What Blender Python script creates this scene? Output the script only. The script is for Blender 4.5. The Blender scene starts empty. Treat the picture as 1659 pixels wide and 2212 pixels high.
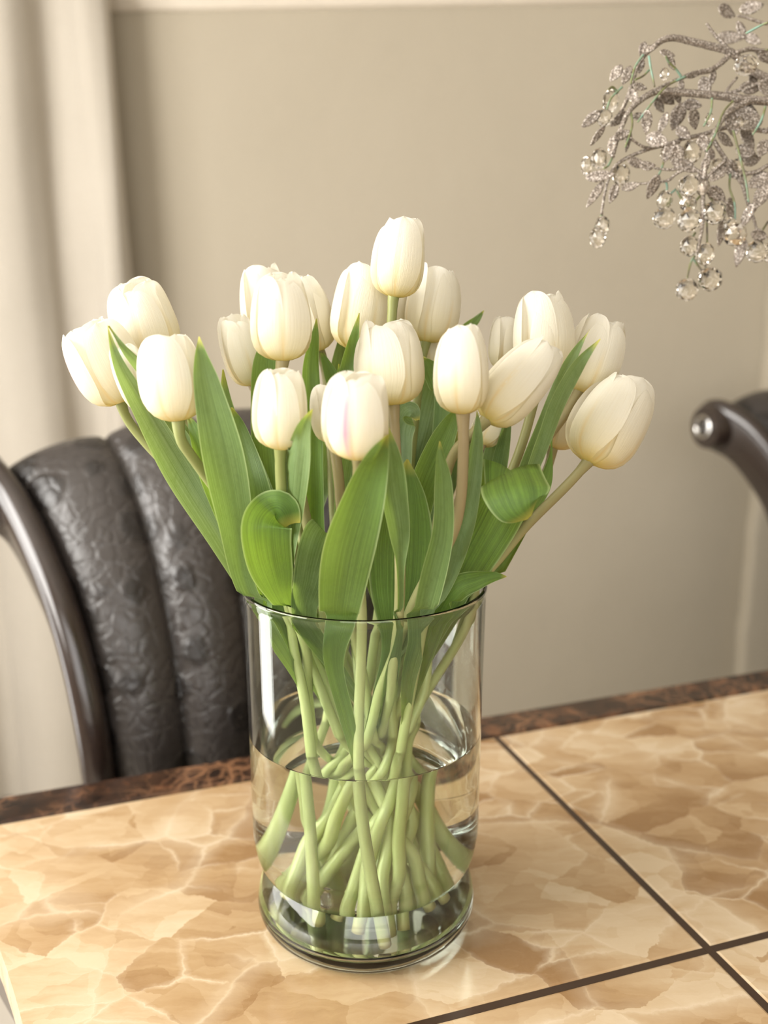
import bpy, bmesh, math, random
import numpy as np
from mathutils import Vector, Matrix
from mathutils.bvhtree import BVHTree

random.seed(7)
scene = bpy.context.scene
COL = scene.collection
T = 0.76                                  # height of the table top above the floor

# ------------------------------------------------------------------ camera
CAM = Vector((0.0135, -0.62, T + 0.445)); PITCH = math.radians(12.5); FPX = 2000.0
cd = bpy.data.cameras.new('camera'); cam = bpy.data.objects.new('camera', cd); COL.objects.link(cam)
cam.location = CAM; cam.rotation_euler = (math.pi / 2 - PITCH, 0, 0)
cd.sensor_fit = 'HORIZONTAL'; cd.sensor_width = 36.0; cd.lens = FPX / 1659 * 36.0
cd.clip_start = 0.01
cd.dof.use_dof = True; cd.dof.focus_distance = 0.585
cd.dof.aperture_fstop = (cd.lens / 1000) / 0.0075
scene.camera = cam

# ------------------------------------------------------------------ world, lights, exposure
w = bpy.data.worlds.new('world'); scene.world = w; w.use_nodes = True
w.node_tree.nodes['Background'].inputs[0].default_value = (0.80, 0.87, 1.0, 1)
w.node_tree.nodes['Background'].inputs[1].default_value = 1.0

def area(name, loc, rot, sx, sy, power, color):
    l = bpy.data.lights.new(name, 'AREA'); l.shape = 'RECTANGLE'; l.size = sx; l.size_y = sy
    l.energy = power; l.color = color
    o = bpy.data.objects.new(name, l); COL.objects.link(o); o.location = loc; o.rotation_euler = rot
    return o
# daylight in the opening of the side window and of the window behind the photographer
area('window_daylight_side_offscreen', (-1.66, -0.65, 1.62), (0, math.radians(-90), 0), 1.36, 1.5, 98, (1.0, 0.968, 0.915))
area('door_daylight_offscreen', (-1.66, 0.42, 1.12), (0, math.radians(-90), 0), 2.0, 0.56, 24, (1.0, 0.968, 0.915))
area('window_daylight_front_offscreen', (0.1, -2.34, 1.55), (math.radians(90), 0, 0), 1.9, 1.36, 31, (1.0, 0.968, 0.915))

scene.view_settings.view_transform = 'Standard'; scene.view_settings.look = 'None'
scene.view_settings.gamma = 1.0; scene.view_settings.use_curve_mapping = False
scene.view_settings.exposure = -0.10
cy = scene.cycles
cy.use_denoising = True
cy.use_adaptive_sampling = True; cy.adaptive_threshold = 0.03; cy.adaptive_min_samples = 20
cy.max_bounces = 12; cy.transmission_bounces = 12; cy.transparent_max_bounces = 24
cy.diffuse_bounces = 4; cy.glossy_bounces = 4
cy.caustics_refractive = True; cy.caustics_reflective = False; cy.blur_glossy = 0.3
cy.sample_clamp_indirect = 25.0

# ------------------------------------------------------------------ pixel helpers (a pixel gives a direction only)
FW = Vector((0, math.cos(PITCH), -math.sin(PITCH))); UP = Vector((0, math.sin(PITCH), math.cos(PITCH)))
def ray(px, py): return FW + Vector((1, 0, 0)) * ((px - 829.5) / FPX) + UP * (-(py - 1106.0) / FPX)
def at(px, py, Y):
    r = ray(px, py); return CAM + r * ((Y - CAM.y) / r.y)
def mpp(p): return (Vector(p) - CAM).dot(FW) / FPX       # metres per pixel at a point

# ------------------------------------------------------------------ mesh helpers
def tag(o, label=None, cat=None, group=None, kind=None):
    if label: o['label'] = label
    if cat: o['category'] = cat
    if group: o['group'] = group
    if kind: o['kind'] = kind
    return o
def empty(name, loc, rz=0):
    o = bpy.data.objects.new(name, None); COL.objects.link(o); o.location = loc; o.rotation_euler.z = rz
    o.empty_display_size = 0.02; return o
def mesh(name, V, F, mat, parent=None, smooth=True, uv=None, org=None):
    me = bpy.data.meshes.new(name)
    if org is not None: V = [Vector(v) - org for v in V]
    me.from_pydata([tuple(v) for v in V], [], F)
    if smooth: me.polygons.foreach_set('use_smooth', [True] * len(me.polygons))
    if uv:
        l = me.uv_layers.new(name='UVMap')
        for lp in me.loops: l.data[lp.index].uv = uv[lp.vertex_index]
    me.materials.append(mat); me.update()
    o = bpy.data.objects.new(name, me); COL.objects.link(o)
    if parent: o.parent = parent
    return o
def bmobj(name, bm, mat, parent=None, smooth=False):
    bmesh.ops.recalc_face_normals(bm, faces=bm.faces)
    me = bpy.data.meshes.new(name); bm.to_mesh(me); bm.free()
    if smooth: me.polygons.foreach_set('use_smooth', [True] * len(me.polygons))
    me.materials.append(mat)
    o = bpy.data.objects.new(name, me); COL.objects.link(o)
    if parent: o.parent = parent
    return o
def box(name, lo, hi, mat, parent=None, bev=0.0, seg=2):
    bm = bmesh.new(); bmesh.ops.create_cube(bm, size=1)
    for v in bm.verts: v.co = Vector([lo[i] + (v.co[i] + .5) * (hi[i] - lo[i]) for i in range(3)])
    if bev: bmesh.ops.bevel(bm, geom=bm.edges[:], offset=bev, segments=seg, profile=.5, affect='EDGES')
    return bmobj(name, bm, mat, parent, smooth=False)
def prism(name, poly, z0, z1, mat, parent=None, bev=0.0, seg=3):
    bm = bmesh.new()
    a = [bm.verts.new((x, y, z0)) for x, y in poly]; b = [bm.verts.new((x, y, z1)) for x, y in poly]
    bm.faces.new(a[::-1]); top = bm.faces.new(b)
    n = len(poly)
    for i in range(n): bm.faces.new((a[i], a[(i + 1) % n], b[(i + 1) % n], b[i]))
    if bev: bmesh.ops.bevel(bm, geom=list(top.edges), offset=bev, segments=seg, profile=.5, affect='EDGES')
    return bmobj(name, bm, mat, parent)
def catmull(P, n):
    """smooth resample of a list of tuples/vectors to n points"""
    P = [Vector(p) for p in P]; m = len(P) - 1; out = []
    for i in range(n):
        t = i / (n - 1) * m; k = min(int(t), m - 1); f = t - k
        p0 = P[max(k - 1, 0)]; p1 = P[k]; p2 = P[k + 1]; p3 = P[min(k + 2, m)]
        out.append(0.5 * ((2 * p1) + (p2 - p0) * f + (2 * p0 - 5 * p1 + 4 * p2 - p3) * f * f + (3 * p1 - p0 - 3 * p2 + p3) * f ** 3))
    return out
def tube_data(path, rad, seg=8, cap=True):
    V, F, UVs = [], [], []
    n = len(path); N = None
    for i, p in enumerate(path):
        t = (path[min(i + 1, n - 1)] - path[max(i - 1, 0)]).normalized()
        if N is None: N = t.orthogonal().normalized()
        N = (N - t * N.dot(t)).normalized(); Bn = t.cross(N)
        r = rad[i] if hasattr(rad, '__len__') else rad
        for k in range(seg):
            a = 2 * math.pi * k / seg
            V.append(p + (N * math.cos(a) + Bn * math.sin(a)) * r); UVs.append((k / seg, i / (n - 1)))
    for i in range(n - 1):
        for k in range(seg):
            F.append((i * seg + k, i * seg + (k + 1) % seg, (i + 1) * seg + (k + 1) % seg, (i + 1) * seg + k))
    if cap:
        F.append(tuple(range(seg))[::-1]); F.append(tuple((n - 1) * seg + k for k in range(seg)))
    return V, F, UVs
def tube(name, path, rad, mat, parent=None, seg=8, org=None):
    V, F, U = tube_data([Vector(p) for p in path], rad, seg)
    return mesh(name, V, F, mat, parent, True, U, org)
def lathe(name, prof, mat, parent=None, seg=96, closed=False):
    """prof: list of (r, z)"""
    V, F = [], []
    for r, z in prof:
        for k in range(seg):
            a = 2 * math.pi * k / seg; V.append((r * math.cos(a), r * math.sin(a), z))
    m = len(prof)
    for i in range(m if closed else m - 1):
        j = (i + 1) % m
        for k in range(seg):
            F.append((i * seg + k, i * seg + (k + 1) % seg, j * seg + (k + 1) % seg, j * seg + k))
    bm = bmesh.new(); me = bpy.data.meshes.new(name); me.from_pydata(V, [], F); bm.from_mesh(me); bpy.data.meshes.remove(me)
    bmesh.ops.remove_doubles(bm, verts=bm.verts, dist=1e-6)
    for e in bm.edges:
        if len(e.link_faces) == 2 and e.calc_face_angle(0) > .5: e.smooth = False
    return bmobj(name, bm, mat, parent, smooth=True)

# ------------------------------------------------------------------ materials
class NT:
    def __init__(s, name):
        s.m = bpy.data.materials.new(name); s.m.use_nodes = True; s.t = s.m.node_tree; s.t.nodes.clear()
        s.out = s.t.nodes.new('ShaderNodeOutputMaterial')
    def n(s, typ, **kw):
        x = s.t.nodes.new('ShaderNode' + typ)
        for k, v in kw.items():
            if k.startswith('i_'): 
                key = k[2:].replace('_', ' ')
                x.inputs[key].default_value = v
            else: setattr(x, k, v)
        return x
    def l(s, a, b): s.t.links.new(a, b)
    def coord(s, kind='Object', scale=(1, 1, 1), rot=(0, 0, 0)):
        c = s.n('TexCoord'); mp = s.n('Mapping'); mp.inputs['Scale'].default_value = scale; mp.inputs['Rotation'].default_value = rot
        s.l(c.outputs[kind], mp.inputs['Vector']); return mp.outputs[0]
    def noise(s, vec, scale, detail=4, rough=.55, dist=0):
        x = s.n('TexNoise'); s.l(vec, x.inputs['Vector'])
        x.inputs['Scale'].default_value = scale; x.inputs['Detail'].default_value = detail
        x.inputs['Roughness'].default_value = rough; x.inputs['Distortion'].default_value = dist; return x
    def vor(s, vec, scale, feature='F1', rnd=1.0):
        x = s.n('TexVoronoi', feature=feature); s.l(vec, x.inputs['Vector']); x.inputs['Scale'].default_value = scale
        x.inputs['Randomness'].default_value = rnd; return x
    def ramp(s, fac, stops, interp='LINEAR'):
        r = s.n('ValToRGB'); s.l(fac, r.inputs[0]); e = r.color_ramp; e.interpolation = interp
        while len(e.elements) < len(stops): e.elements.new(.5)
        for el, (p, c) in zip(e.elements, stops):
            el.position = p; el.color = (*c, 1) if len(c) == 3 else c
        return r.outputs[0]
    def mix(s, fac, a, b, blend='MIX'):
        x = s.n('Mix', data_type='RGBA', blend_type=blend)
        for sock, v in ((x.inputs[0], fac), (x.inputs[6], a), (x.inputs[7], b)):
            if hasattr(v, 'is_linked') or hasattr(v, 'links'): s.l(v, sock)
            elif isinstance(v, (int, float)): sock.default_value = v
            else: sock.default_value = (*v, 1) if len(v) == 3 else v
        return x.outputs[2]
    def math(s, op, a, b=0.0, c=None):
        x = s.n('Math', operation=op)
        for i, v in enumerate((a, b) if c is None else (a, b, c)):
            if hasattr(v, 'links'): s.l(v, x.inputs[i])
            else: x.inputs[i].default_value = v
        return x.outputs[0]
    def bump(s, h, strength, dist=0.001, normal=None):
        b = s.n('Bump'); b.inputs['Strength'].default_value = strength; b.inputs['Distance'].default_value = dist
        s.l(h, b.inputs['Height'])
        if normal is not None: s.l(normal, b.inputs['Normal'])
        return b.outputs[0]
    def principled(s, color, rough=.5, normal=None, **kw):
        p = s.n('BsdfPrincipled')
        if hasattr(color, 'links'): s.l(color, p.inputs['Base Color'])
        else: p.inputs['Base Color'].default_value = (*color, 1)
        if hasattr(rough, 'links'): s.l(rough, p.inputs['Roughness'])
        else: p.inputs['Roughness'].default_value = rough
        if normal is not None: s.l(normal, p.inputs['Normal'])
        for k, v in kw.items():
            p.inputs[k.replace('_', ' ')].default_value = v
        return p
    def done(s, sh):
        s.l(sh.outputs[0] if hasattr(sh, 'outputs') else sh, s.out.inputs[0]); return s.m

def m_wall():
    a = NT('beige_plaster'); v = a.coord()
    n1 = a.noise(v, 1.6, 4); col = a.mix(n1.outputs[0], (0.335, 0.292, 0.220), (0.400, 0.352, 0.272))
    n2 = a.noise(v, 60, 5, .6); n3 = a.noise(v, 7, 3)
    nb = a.bump(n3.outputs[0], .25, .01, a.bump(n2.outputs[0], .25, .002))
    return a.done(a.principled(col, .75, nb))
def m_plain(name, c, rough=.5, **kw):
    a = NT(name); v = a.coord(); n = a.noise(v, 18, 4)
    col = a.mix(n.outputs[0], tuple(x * .92 for x in c), tuple(min(1, x * 1.06) for x in c))
    return a.done(a.principled(col, rough, **kw))
def m_onyx():
    a = NT('honey_onyx'); v0 = a.coord()
    dn = a.noise(v0, 11, 6, .62); mp = a.n('VectorMath', operation='MULTIPLY_ADD'); a.l(dn.outputs['Color'], mp.inputs[0])
    mp.inputs[1].default_value = (.040, .040, .02); a.l(v0, mp.inputs[2])
    def layer(scale, rot, sx, sy):
        st = a.n('Mapping'); a.l(mp.outputs[0], st.inputs['Vector']); st.inputs['Scale'].default_value = (sx, sy, 1); st.inputs['Rotation'].default_value = (0, 0, rot)
        c = a.vor(st.outputs[0], scale); e = a.vor(st.outputs[0], scale, 'DISTANCE_TO_EDGE')
        sp = a.n('SeparateColor'); a.l(c.outputs['Color'], sp.inputs[0])
        # feathering inside a shard: the offset from its own centre along a slanting direction
        df = a.n('VectorMath', operation='SUBTRACT'); a.l(st.outputs[0], df.inputs[0]); a.l(c.outputs['Position'], df.inputs[1])
        cc = a.n('VectorMath', operation='SUBTRACT'); a.l(c.outputs['Color'], cc.inputs[0]); cc.inputs[1].default_value = (.5, .5, .5)
        dt = a.n('VectorMath', operation='DOT_PRODUCT'); a.l(df.outputs[0], dt.inputs[0]); a.l(cc.outputs[0], dt.inputs[1])
        return sp.outputs[0], e.outputs['Distance'], a.math('MULTIPLY', dt.outputs['Value'], scale * 1.3)
    r1, e1, g1 = layer(7.5, .5, 1, 1.35); r2, e2, g2 = layer(16, 1.5, 1, 1.5); r3, e3, g3 = layer(36, -.5, 1, 1.5)
    sv = a.n('Mapping'); a.l(mp.outputs[0], sv.inputs['Vector']); sv.inputs['Scale'].default_value = (1.0, 6.0, 1); sv.inputs['Rotation'].default_value = (0, 0, -.3)
    s1 = a.noise(sv.outputs[0], 20, 6, .65, .5); n3 = a.noise(v0, 4.5, 5, .6, .3)
    tone = a.math('ADD', a.math('ADD', a.math('MULTIPLY', r1, .30), a.math('MULTIPLY', r2, .26)), a.math('MULTIPLY', r3, .14))
    tone = a.math('ADD', tone, a.math('ADD', a.math('MULTIPLY', g1, .20), a.math('MULTIPLY', g2, .22)))
    tone = a.math('ADD', tone, a.math('ADD', a.math('MULTIPLY', s1.outputs[0], .30), a.math('MULTIPLY', a.math('SUBTRACT', n3.outputs[0], .5), .6)))
    base = a.ramp(tone, [(.26, (.29, .165, .070)), (.42, (.42, .275, .140)), (.58, (.52, .375, .220)), (.78, (.63, .505, .345))])
    def vein(e, w0, w1): return a.ramp(e, [(0, (1, 1, 1)), (w0, (.45, .45, .45)), (w1, (0, 0, 0))])
    m1 = a.noise(v0, 8, 3); m2 = a.noise(v0, 13, 3)
    k1 = a.ramp(m1.outputs[0], [(.40, (0, 0, 0)), (.60, (1, 1, 1))]); k2 = a.ramp(m2.outputs[0], [(.45, (0, 0, 0)), (.62, (1, 1, 1))])
    g = a.math('MAXIMUM', a.math('MULTIPLY', vein(e1, .02, .11), k1), a.math('MULTIPLY', vein(e2, .02, .07), k2))
    col = a.mix(a.math('MULTIPLY', g, .8), base, (.70, .585, .43))
    fs = a.noise(v0, 300, 3, .7); col = a.mix(a.math('MULTIPLY', fs.outputs[0], .2), col, (.50, .33, .18))
    return a.done(a.principled(col, .15, Specular_IOR_Level=.45))
def m_emperador():
    a = NT('dark_emperador_marble'); v0 = a.coord()
    dn = a.noise(v0, 16, 4, .6); mp = a.n('VectorMath', operation='MULTIPLY_ADD'); a.l(dn.outputs['Color'], mp.inputs[0])
    mp.inputs[1].default_value = (.06, .06, .03); a.l(v0, mp.inputs[2])
    e1 = a.vor(mp.outputs[0], 20, 'DISTANCE_TO_EDGE'); e2 = a.vor(mp.outputs[0], 55, 'DISTANCE_TO_EDGE')
    n = a.noise(v0, 30, 6, .65); n2 = a.noise(v0, 9, 3)
    base = a.ramp(n.outputs[0], [(.35, (.014, .009, .007)), (.55, (.045, .022, .013)), (.72, (.17, .075, .035))])
    g = a.math('MAXIMUM', a.ramp(e1.outputs['Distance'], [(0, (1, 1, 1)), (.05, (.3, .3, .3)), (.14, (0, 0, 0))]),
               a.math('MULTIPLY', a.ramp(e2.outputs['Distance'], [(0, (1, 1, 1)), (.12, (0, 0, 0))]), .7))
    g = a.math('MULTIPLY', g, a.ramp(n2.outputs[0], [(.44, (.0, .0, .0)), (.62, (1, 1, 1))]))
    col = a.mix(a.math('MULTIPLY', g, .8), base, (.34, .17, .085))
    return a.done(a.principled(col, .2, Specular_IOR_Level=.4))
def m_leather():
    a = NT('croc_embossed_leather'); v0 = a.coord()
    dn = a.noise(v0, 14, 3, .55); mp = a.n('VectorMath', operation='MULTIPLY_ADD'); a.l(dn.outputs['Color'], mp.inputs[0])
    mp.inputs[1].default_value = (.035, .035, .035); a.l(v0, mp.inputs[2]); v = mp.outputs[0]
    d1 = a.vor(v, 19, 'F1', .85); e2 = a.vor(v, 55, 'DISTANCE_TO_EDGE'); d3 = a.noise(v0, 70, 4, .6, 1.5)
    pad = a.ramp(d1.outputs['Distance'], [(.0, (1, 1, 1)), (.33, (1, 1, 1)), (.45, (0, 0, 0))])
    wr = a.ramp(e2.outputs['Distance'], [(0, (0, 0, 0)), (.16, (1, 1, 1))])
    h = a.math('ADD', a.math('MULTIPLY', pad, .9), a.math('ADD', a.math('MULTIPLY', wr, .35), a.math('MULTIPLY', d3.outputs[0], .6)))
    col = a.mix(pad, (.040, .034, .031), (.012, .010, .009))
    n = a.noise(v0, 5, 3); col = a.mix(a.math('MULTIPLY', n.outputs[0], .5), col, (.050, .043, .040))
    return a.done(a.principled(col, .27, a.bump(h, .55, .003), Specular_IOR_Level=.5))
def m_wood():
    a = NT('dark_lacquered_wood'); v = a.coord(scale=(14, 14, 1.6)); n = a.noise(v, 8, 5, .6, .8)
    col = a.mix(n.outputs[0], (.012, .008, .007), (.040, .025, .019))
    return a.done(a.principled(col, .22, Specular_IOR_Level=.6, Coat_Weight=.3, Coat_Roughness=.1))
def m_linen():
    a = NT('cream_linen'); v = a.coord()
    wx = a.noise(a.coord(scale=(900, 900, 25)), 1, 3); wz = a.noise(a.coord(scale=(40, 40, 900)), 1, 3)
    h = a.math('ADD', wx.outputs[0], wz.outputs[0])
    n = a.noise(v, 6, 3); col = a.mix(n.outputs[0], (.50, .455, .385), (.58, .53, .455))
    col = a.mix(a.math('MULTIPLY', a.math('SUBTRACT', h, .7), .5), col, (.43, .38, .31))
    p = a.principled(col, .85, a.bump(h, .35, .001), Sheen_Weight=.2)
    tr = a.n('BsdfTranslucent'); a.l(col, tr.inputs[0]); mx = a.n('MixShader'); mx.inputs[0].default_value = .18
    a.l(p.outputs[0], mx.inputs[1]); a.l(tr.outputs[0], mx.inputs[2]); return a.done(mx)
def m_petal(name, pink=0.0):
    a = NT(name); c = a.n('TexCoord'); s = a.n('SeparateXYZ'); a.l(c.outputs['UV'], s.inputs[0])
    u, v = s.outputs[0], s.outputs[1]
    oi = a.n('ObjectInfo')
    base = a.ramp(v, [(0, (.72, .62, .13)), (.10, (.86, .72, .28)), (.26, (.885, .82, .60)), (.5, (.90, .865, .75)), (1, (.905, .885, .81))])
    mid = a.ramp(a.math('ABSOLUTE', a.math('SUBTRACT', u, .5)), [(0, (1, 1, 1)), (.06, (.25, .25, .25)), (.14, (0, 0, 0))])
    low = a.ramp(v, [(0, (1, 1, 1)), (.25, (.8, .8, .8)), (.6, (0, 0, 0))])
    base = a.mix(a.math('MULTIPLY', a.math('MULTIPLY', mid, low), .7), base, (.85, .62, .22))
    mp = a.n('Mapping'); a.l(c.outputs['UV'], mp.inputs[0]); mp.inputs['Scale'].default_value = (26, 1.3, 1)
    cb = a.n('CombineXYZ'); a.l(oi.outputs['Random'], cb.inputs[2]); ad = a.n('VectorMath', operation='ADD'); a.l(mp.outputs[0], ad.inputs[0]); a.l(cb.outputs[0], ad.inputs[1])
    st = a.noise(ad.outputs[0], 2.2, 4, .6)
    base = a.mix(a.math('MULTIPLY', a.ramp(st.outputs[0], [(.4, (0, 0, 0)), (.7, (1, 1, 1))]), .22), base, (.80, .72, .54))
    if pink:
        pu = a.ramp(a.math('ABSOLUTE', a.math('SUBTRACT', u, .40)), [(0, (1, 1, 1)), (.05, (.6, .6, .6)), (.16, (0, 0, 0))])
        pv = a.ramp(v, [(.12, (0, 0, 0)), (.4, (1, 1, 1)), (.62, (.8, .8, .8)), (.78, (0, 0, 0))])
        base = a.mix(a.math('MULTIPLY', a.math('MULTIPLY', pu, pv), pink), base, (.74, .20, .40))
    bp = a.bump(st.outputs[0], .35, .0012)
    p = a.principled(base, .48, bp, Specular_IOR_Level=.25)
    tr = a.n('BsdfTranslucent'); a.l(base, tr.inputs[0]); mx = a.n('MixShader'); mx.inputs[0].default_value = .42
    a.l(p.outputs[0], mx.inputs[1]); a.l(tr.outputs[0], mx.inputs[2]); return a.done(mx)
def m_leaf():
    a = NT('tulip_leaf_green'); c = a.n('TexCoord'); s = a.n('SeparateXYZ'); a.l(c.outputs['UV'], s.inputs[0])
    u, v = s.outputs[0], s.outputs[1]; oi = a.n('ObjectInfo')
    mp = a.n('Mapping'); a.l(c.outputs['UV'], mp.inputs[0]); mp.inputs['Scale'].default_value = (34, 1.4, 1)
    cb = a.n('CombineXYZ'); a.l(a.math('MULTIPLY', oi.outputs['Random'], 9), cb.inputs[2]); ad = a.n('VectorMath', operation='ADD'); a.l(mp.outputs[0], ad.inputs[0]); a.l(cb.outputs[0], ad.inputs[1])
    st = a.noise(ad.outputs[0], 1.6, 5, .6)
    dark = a.mix(oi.outputs['Random'], (.038, .098, .015), (.095, .165, .055))
    lite = a.mix(oi.outputs['Random'], (.17, .32, .040), (.26, .345, .185))
    col = a.mix(a.ramp(st.outputs[0], [(.32, (0, 0, 0)), (.66, (1, 1, 1))]), dark, lite)
    fk = a.noise(a.coord('Object', (1, 1, .35)), 420, 3, .7); col = a.mix(a.math('MULTIPLY', a.ramp(fk.outputs[0], [(.5, (0, 0, 0)), (.7, (1, 1, 1))]), .35), col, (.06, .12, .03))
    n2 = a.noise(a.coord('Object'), 30, 4, .6); col = a.mix(a.math('MULTIPLY', n2.outputs[0], .28), col, (.27, .37, .19))
    edge = a.ramp(a.math('ABSOLUTE', a.math('SUBTRACT', u, .5)), [(.455, (0, 0, 0)), (.5, (1, 1, 1))])
    col = a.mix(a.math('MULTIPLY', edge, .65), col, (.55, .66, .33))
    tip = a.ramp(v, [(.92, (0, 0, 0)), (.99, (1, 1, 1))]); col = a.mix(a.math('MULTIPLY', tip, .9), col, (.62, .55, .12))
    bot = a.ramp(v, [(.0, (1, 1, 1)), (.3, (0, 0, 0))]); col = a.mix(a.math('MULTIPLY', bot, .55), col, (.42, .52, .19))
    p = a.principled(col, .42, a.bump(st.outputs[0], .4, .0012), Specular_IOR_Level=.4)
    tr = a.n('BsdfTranslucent'); tc = a.mix(.5, col, (.45, .62, .03)); a.l(tc, tr.inputs[0]); mx = a.n('MixShader'); mx.inputs[0].default_value = .36
    a.l(p.outputs[0], mx.inputs[1]); a.l(tr.outputs[0], mx.inputs[2]); return a.done(mx)
def m_stem():
    a = NT('tulip_stem_green'); c = a.n('TexCoord'); s = a.n('SeparateXYZ'); a.l(c.outputs['UV'], s.inputs[0]); v = s.outputs[1]
    oi = a.n('ObjectInfo'); n = a.noise(a.coord('Object', (60, 60, 8)), 2, 4)
    low = a.mix(n.outputs[0], (.52, .62, .21), (.68, .75, .38))
    top = a.mix(oi.outputs['Random'], (.29, .33, .11), (.38, .28, .16))
    col = a.mix(a.ramp(v, [(.45, (0, 0, 0)), (.85, (1, 1, 1))]), low, top)
    foot = a.ramp(v, [(0, (1, 1, 1)), (.03, (0, 0, 0))]); col = a.mix(a.math('MULTIPLY', foot, .6), col, (.55, .38, .14))
    p = a.principled(col, .4, Specular_IOR_Level=.4)
    tr = a.n('BsdfTranslucent'); a.l(col, tr.inputs[0]); mx = a.n('MixShader'); mx.inputs[0].default_value = .15
    a.l(p.outputs[0], mx.inputs[1]); a.l(tr.outputs[0], mx.inputs[2]); return a.done(mx)
def m_glass(name, ior=1.45, tint=(1, 1, 1), rough=0.0):
    a = NT(name); g = a.n('BsdfGlass'); g.inputs['Color'].default_value = (*tint, 1); g.inputs['IOR'].default_value = ior; g.inputs['Roughness'].default_value = rough
    return a.done(g)
def m_pane():
    a = NT('window_pane_glass'); t = a.n('BsdfTransparent'); g = a.n('BsdfGlossy'); g.inputs['Roughness'].default_value = .02
    fr = a.n('Fresnel'); fr.inputs[0].default_value = 1.45; mx = a.n('MixShader')
    a.l(fr.outputs[0], mx.inputs[0]); a.l(t.outputs[0], mx.inputs[1]); a.l(g.outputs[0], mx.inputs[2]); return a.done(mx)
def m_glitter():
    a = NT('champagne_glitter'); v = a.coord()
    vr = a.vor(v, 1500); s = a.n('SeparateColor'); a.l(vr.outputs['Color'], s.inputs[0])
    col = a.ramp(s.outputs[0], [(0, (.10, .08, .065)), (.45, (.23, .19, .155)), (.75, (.38, .32, .27)), (1, (.85, .78, .70))])
    nm = a.n('Bump'); nm.inputs['Strength'].default_value = .9; nm.inputs['Distance'].default_value = .0006; a.l(s.outputs[1], nm.inputs['Height'])
    return a.done(a.principled(col, .38, nm.outputs[0], Metallic=.35))
def m_wire():
    a = NT('wire_stem_teal_green'); n = a.noise(a.coord(), 55, 3)
    col = a.ramp(n.outputs[0], [(.35, (.10, .075, .055)), (.48, (.16, .17, .06)), (.62, (.20, .33, .26))])
    return a.done(a.principled(col, .4))

M = dict(wall=m_wall(), ceil=m_plain('white_ceiling_paint', (.78, .75, .70), .8), floor=m_plain('pale_stone_floor', (.55, .50, .43), .4),
         trim=m_plain('cream_trim_paint', (.72, .65, .55), .5), onyx=m_onyx(), emp=m_emperador(), leather=m_leather(), wood=m_wood(), linen=m_linen(),
         petal=m_petal('white_tulip_petal'), petal_pink=m_petal('white_petal_pink_streak', .75), leaf=m_leaf(), stem=m_stem(),
         glass=m_glass('clear_vase_glass', 1.46, (.985, 1, .985)), water=m_glass('clear_water', 1.333, (.99, 1, .985)), crystal=m_glass('cut_crystal', 1.54, (1, .985, .96)),
         pane=m_pane(), glitter=m_glitter(), wire=m_wire(), metal=m_plain('brushed_bronze', (.30, .24, .18), .35, Metallic=.9),
         inlay=m_plain('dark_brown_inlay', (.045, .024, .014), .3), silver=m_plain('polished_silver', (.75, .73, .70), .25, Metallic=1.0), pistil=m_plain('tulip_pistil', (.55, .60, .2), .5))

# ------------------------------------------------------------------ the room
XL, XR, YF, ZC = -1.70, 2.30, -2.40, 2.62
WR = math.radians(-3.5)                                     # the back wall is turned a little to the table
def wallY(x): return 1.50 + math.tan(WR) * x
def st(o): o['kind'] = 'structure'; return o
st(box('floor', (XL - .2, YF - .2, -.1), (XR + .2, 1.9, 0), M['floor']))
st(box('ceiling', (XL - .2, YF - .2, ZC), (XR + .2, 1.9, ZC + .1), M['ceil']))
st(prism('wall_back', [(XL - .15, wallY(XL)), (XR + .15, wallY(XR)), (XR + .15, wallY(XR) + .15), (XL - .15, wallY(XL) + .15)][::1], 0, ZC, M['wall']))
st(box('wall_right', (XR, YF - .15, 0), (XR + .15, wallY(XR), ZC), M['wall']))
def wall_with_hole(name, axis, pos, a0, a1, h0, h1, z0, z1, th):
    bm = bmesh.new()
    for (s0, s1, q0, q1) in ((a0, h0, 0, ZC), (h1, a1, 0, ZC), (h0, h1, 0, z0), (h0, h1, z1, ZC)):
        r = bmesh.ops.create_cube(bm, size=1)
        for v in r['verts']:
            s = s0 + (v.co.x + .5) * (s1 - s0); t = pos + (v.co.y + .5) * th; z = q0 + (v.co.z + .5) * (q1 - q0)
            v.co = (t, s, z) if axis == 'x' else (s, t, z)
    return st(bmobj(name, bm, M['wall']))
bm = bmesh.new()
for (s0, s1, q0, q1) in ((YF, -1.4, 0, ZC), (-1.4, .10, 0, .94), (-1.4, .10, 2.30, ZC), (.10, .12, 0, ZC), (.12, .72, 2.16, ZC), (.12, .72, 0, .02), (.72, wallY(XL), 0, ZC)):
    r = bmesh.ops.create_cube(bm, size=1)
    for v in r['verts']: v.co = (XL - .15 + (v.co.x + .5) * .15, s0 + (v.co.y + .5) * (s1 - s0), q0 + (v.co.z + .5) * (q1 - q0))
st(bmobj('wall_left', bm, M['wall']))
wall_with_hole('wall_front', 'y', YF - .15, XL, XR, -.85, 1.05, .87, 2.23, .15)
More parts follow.
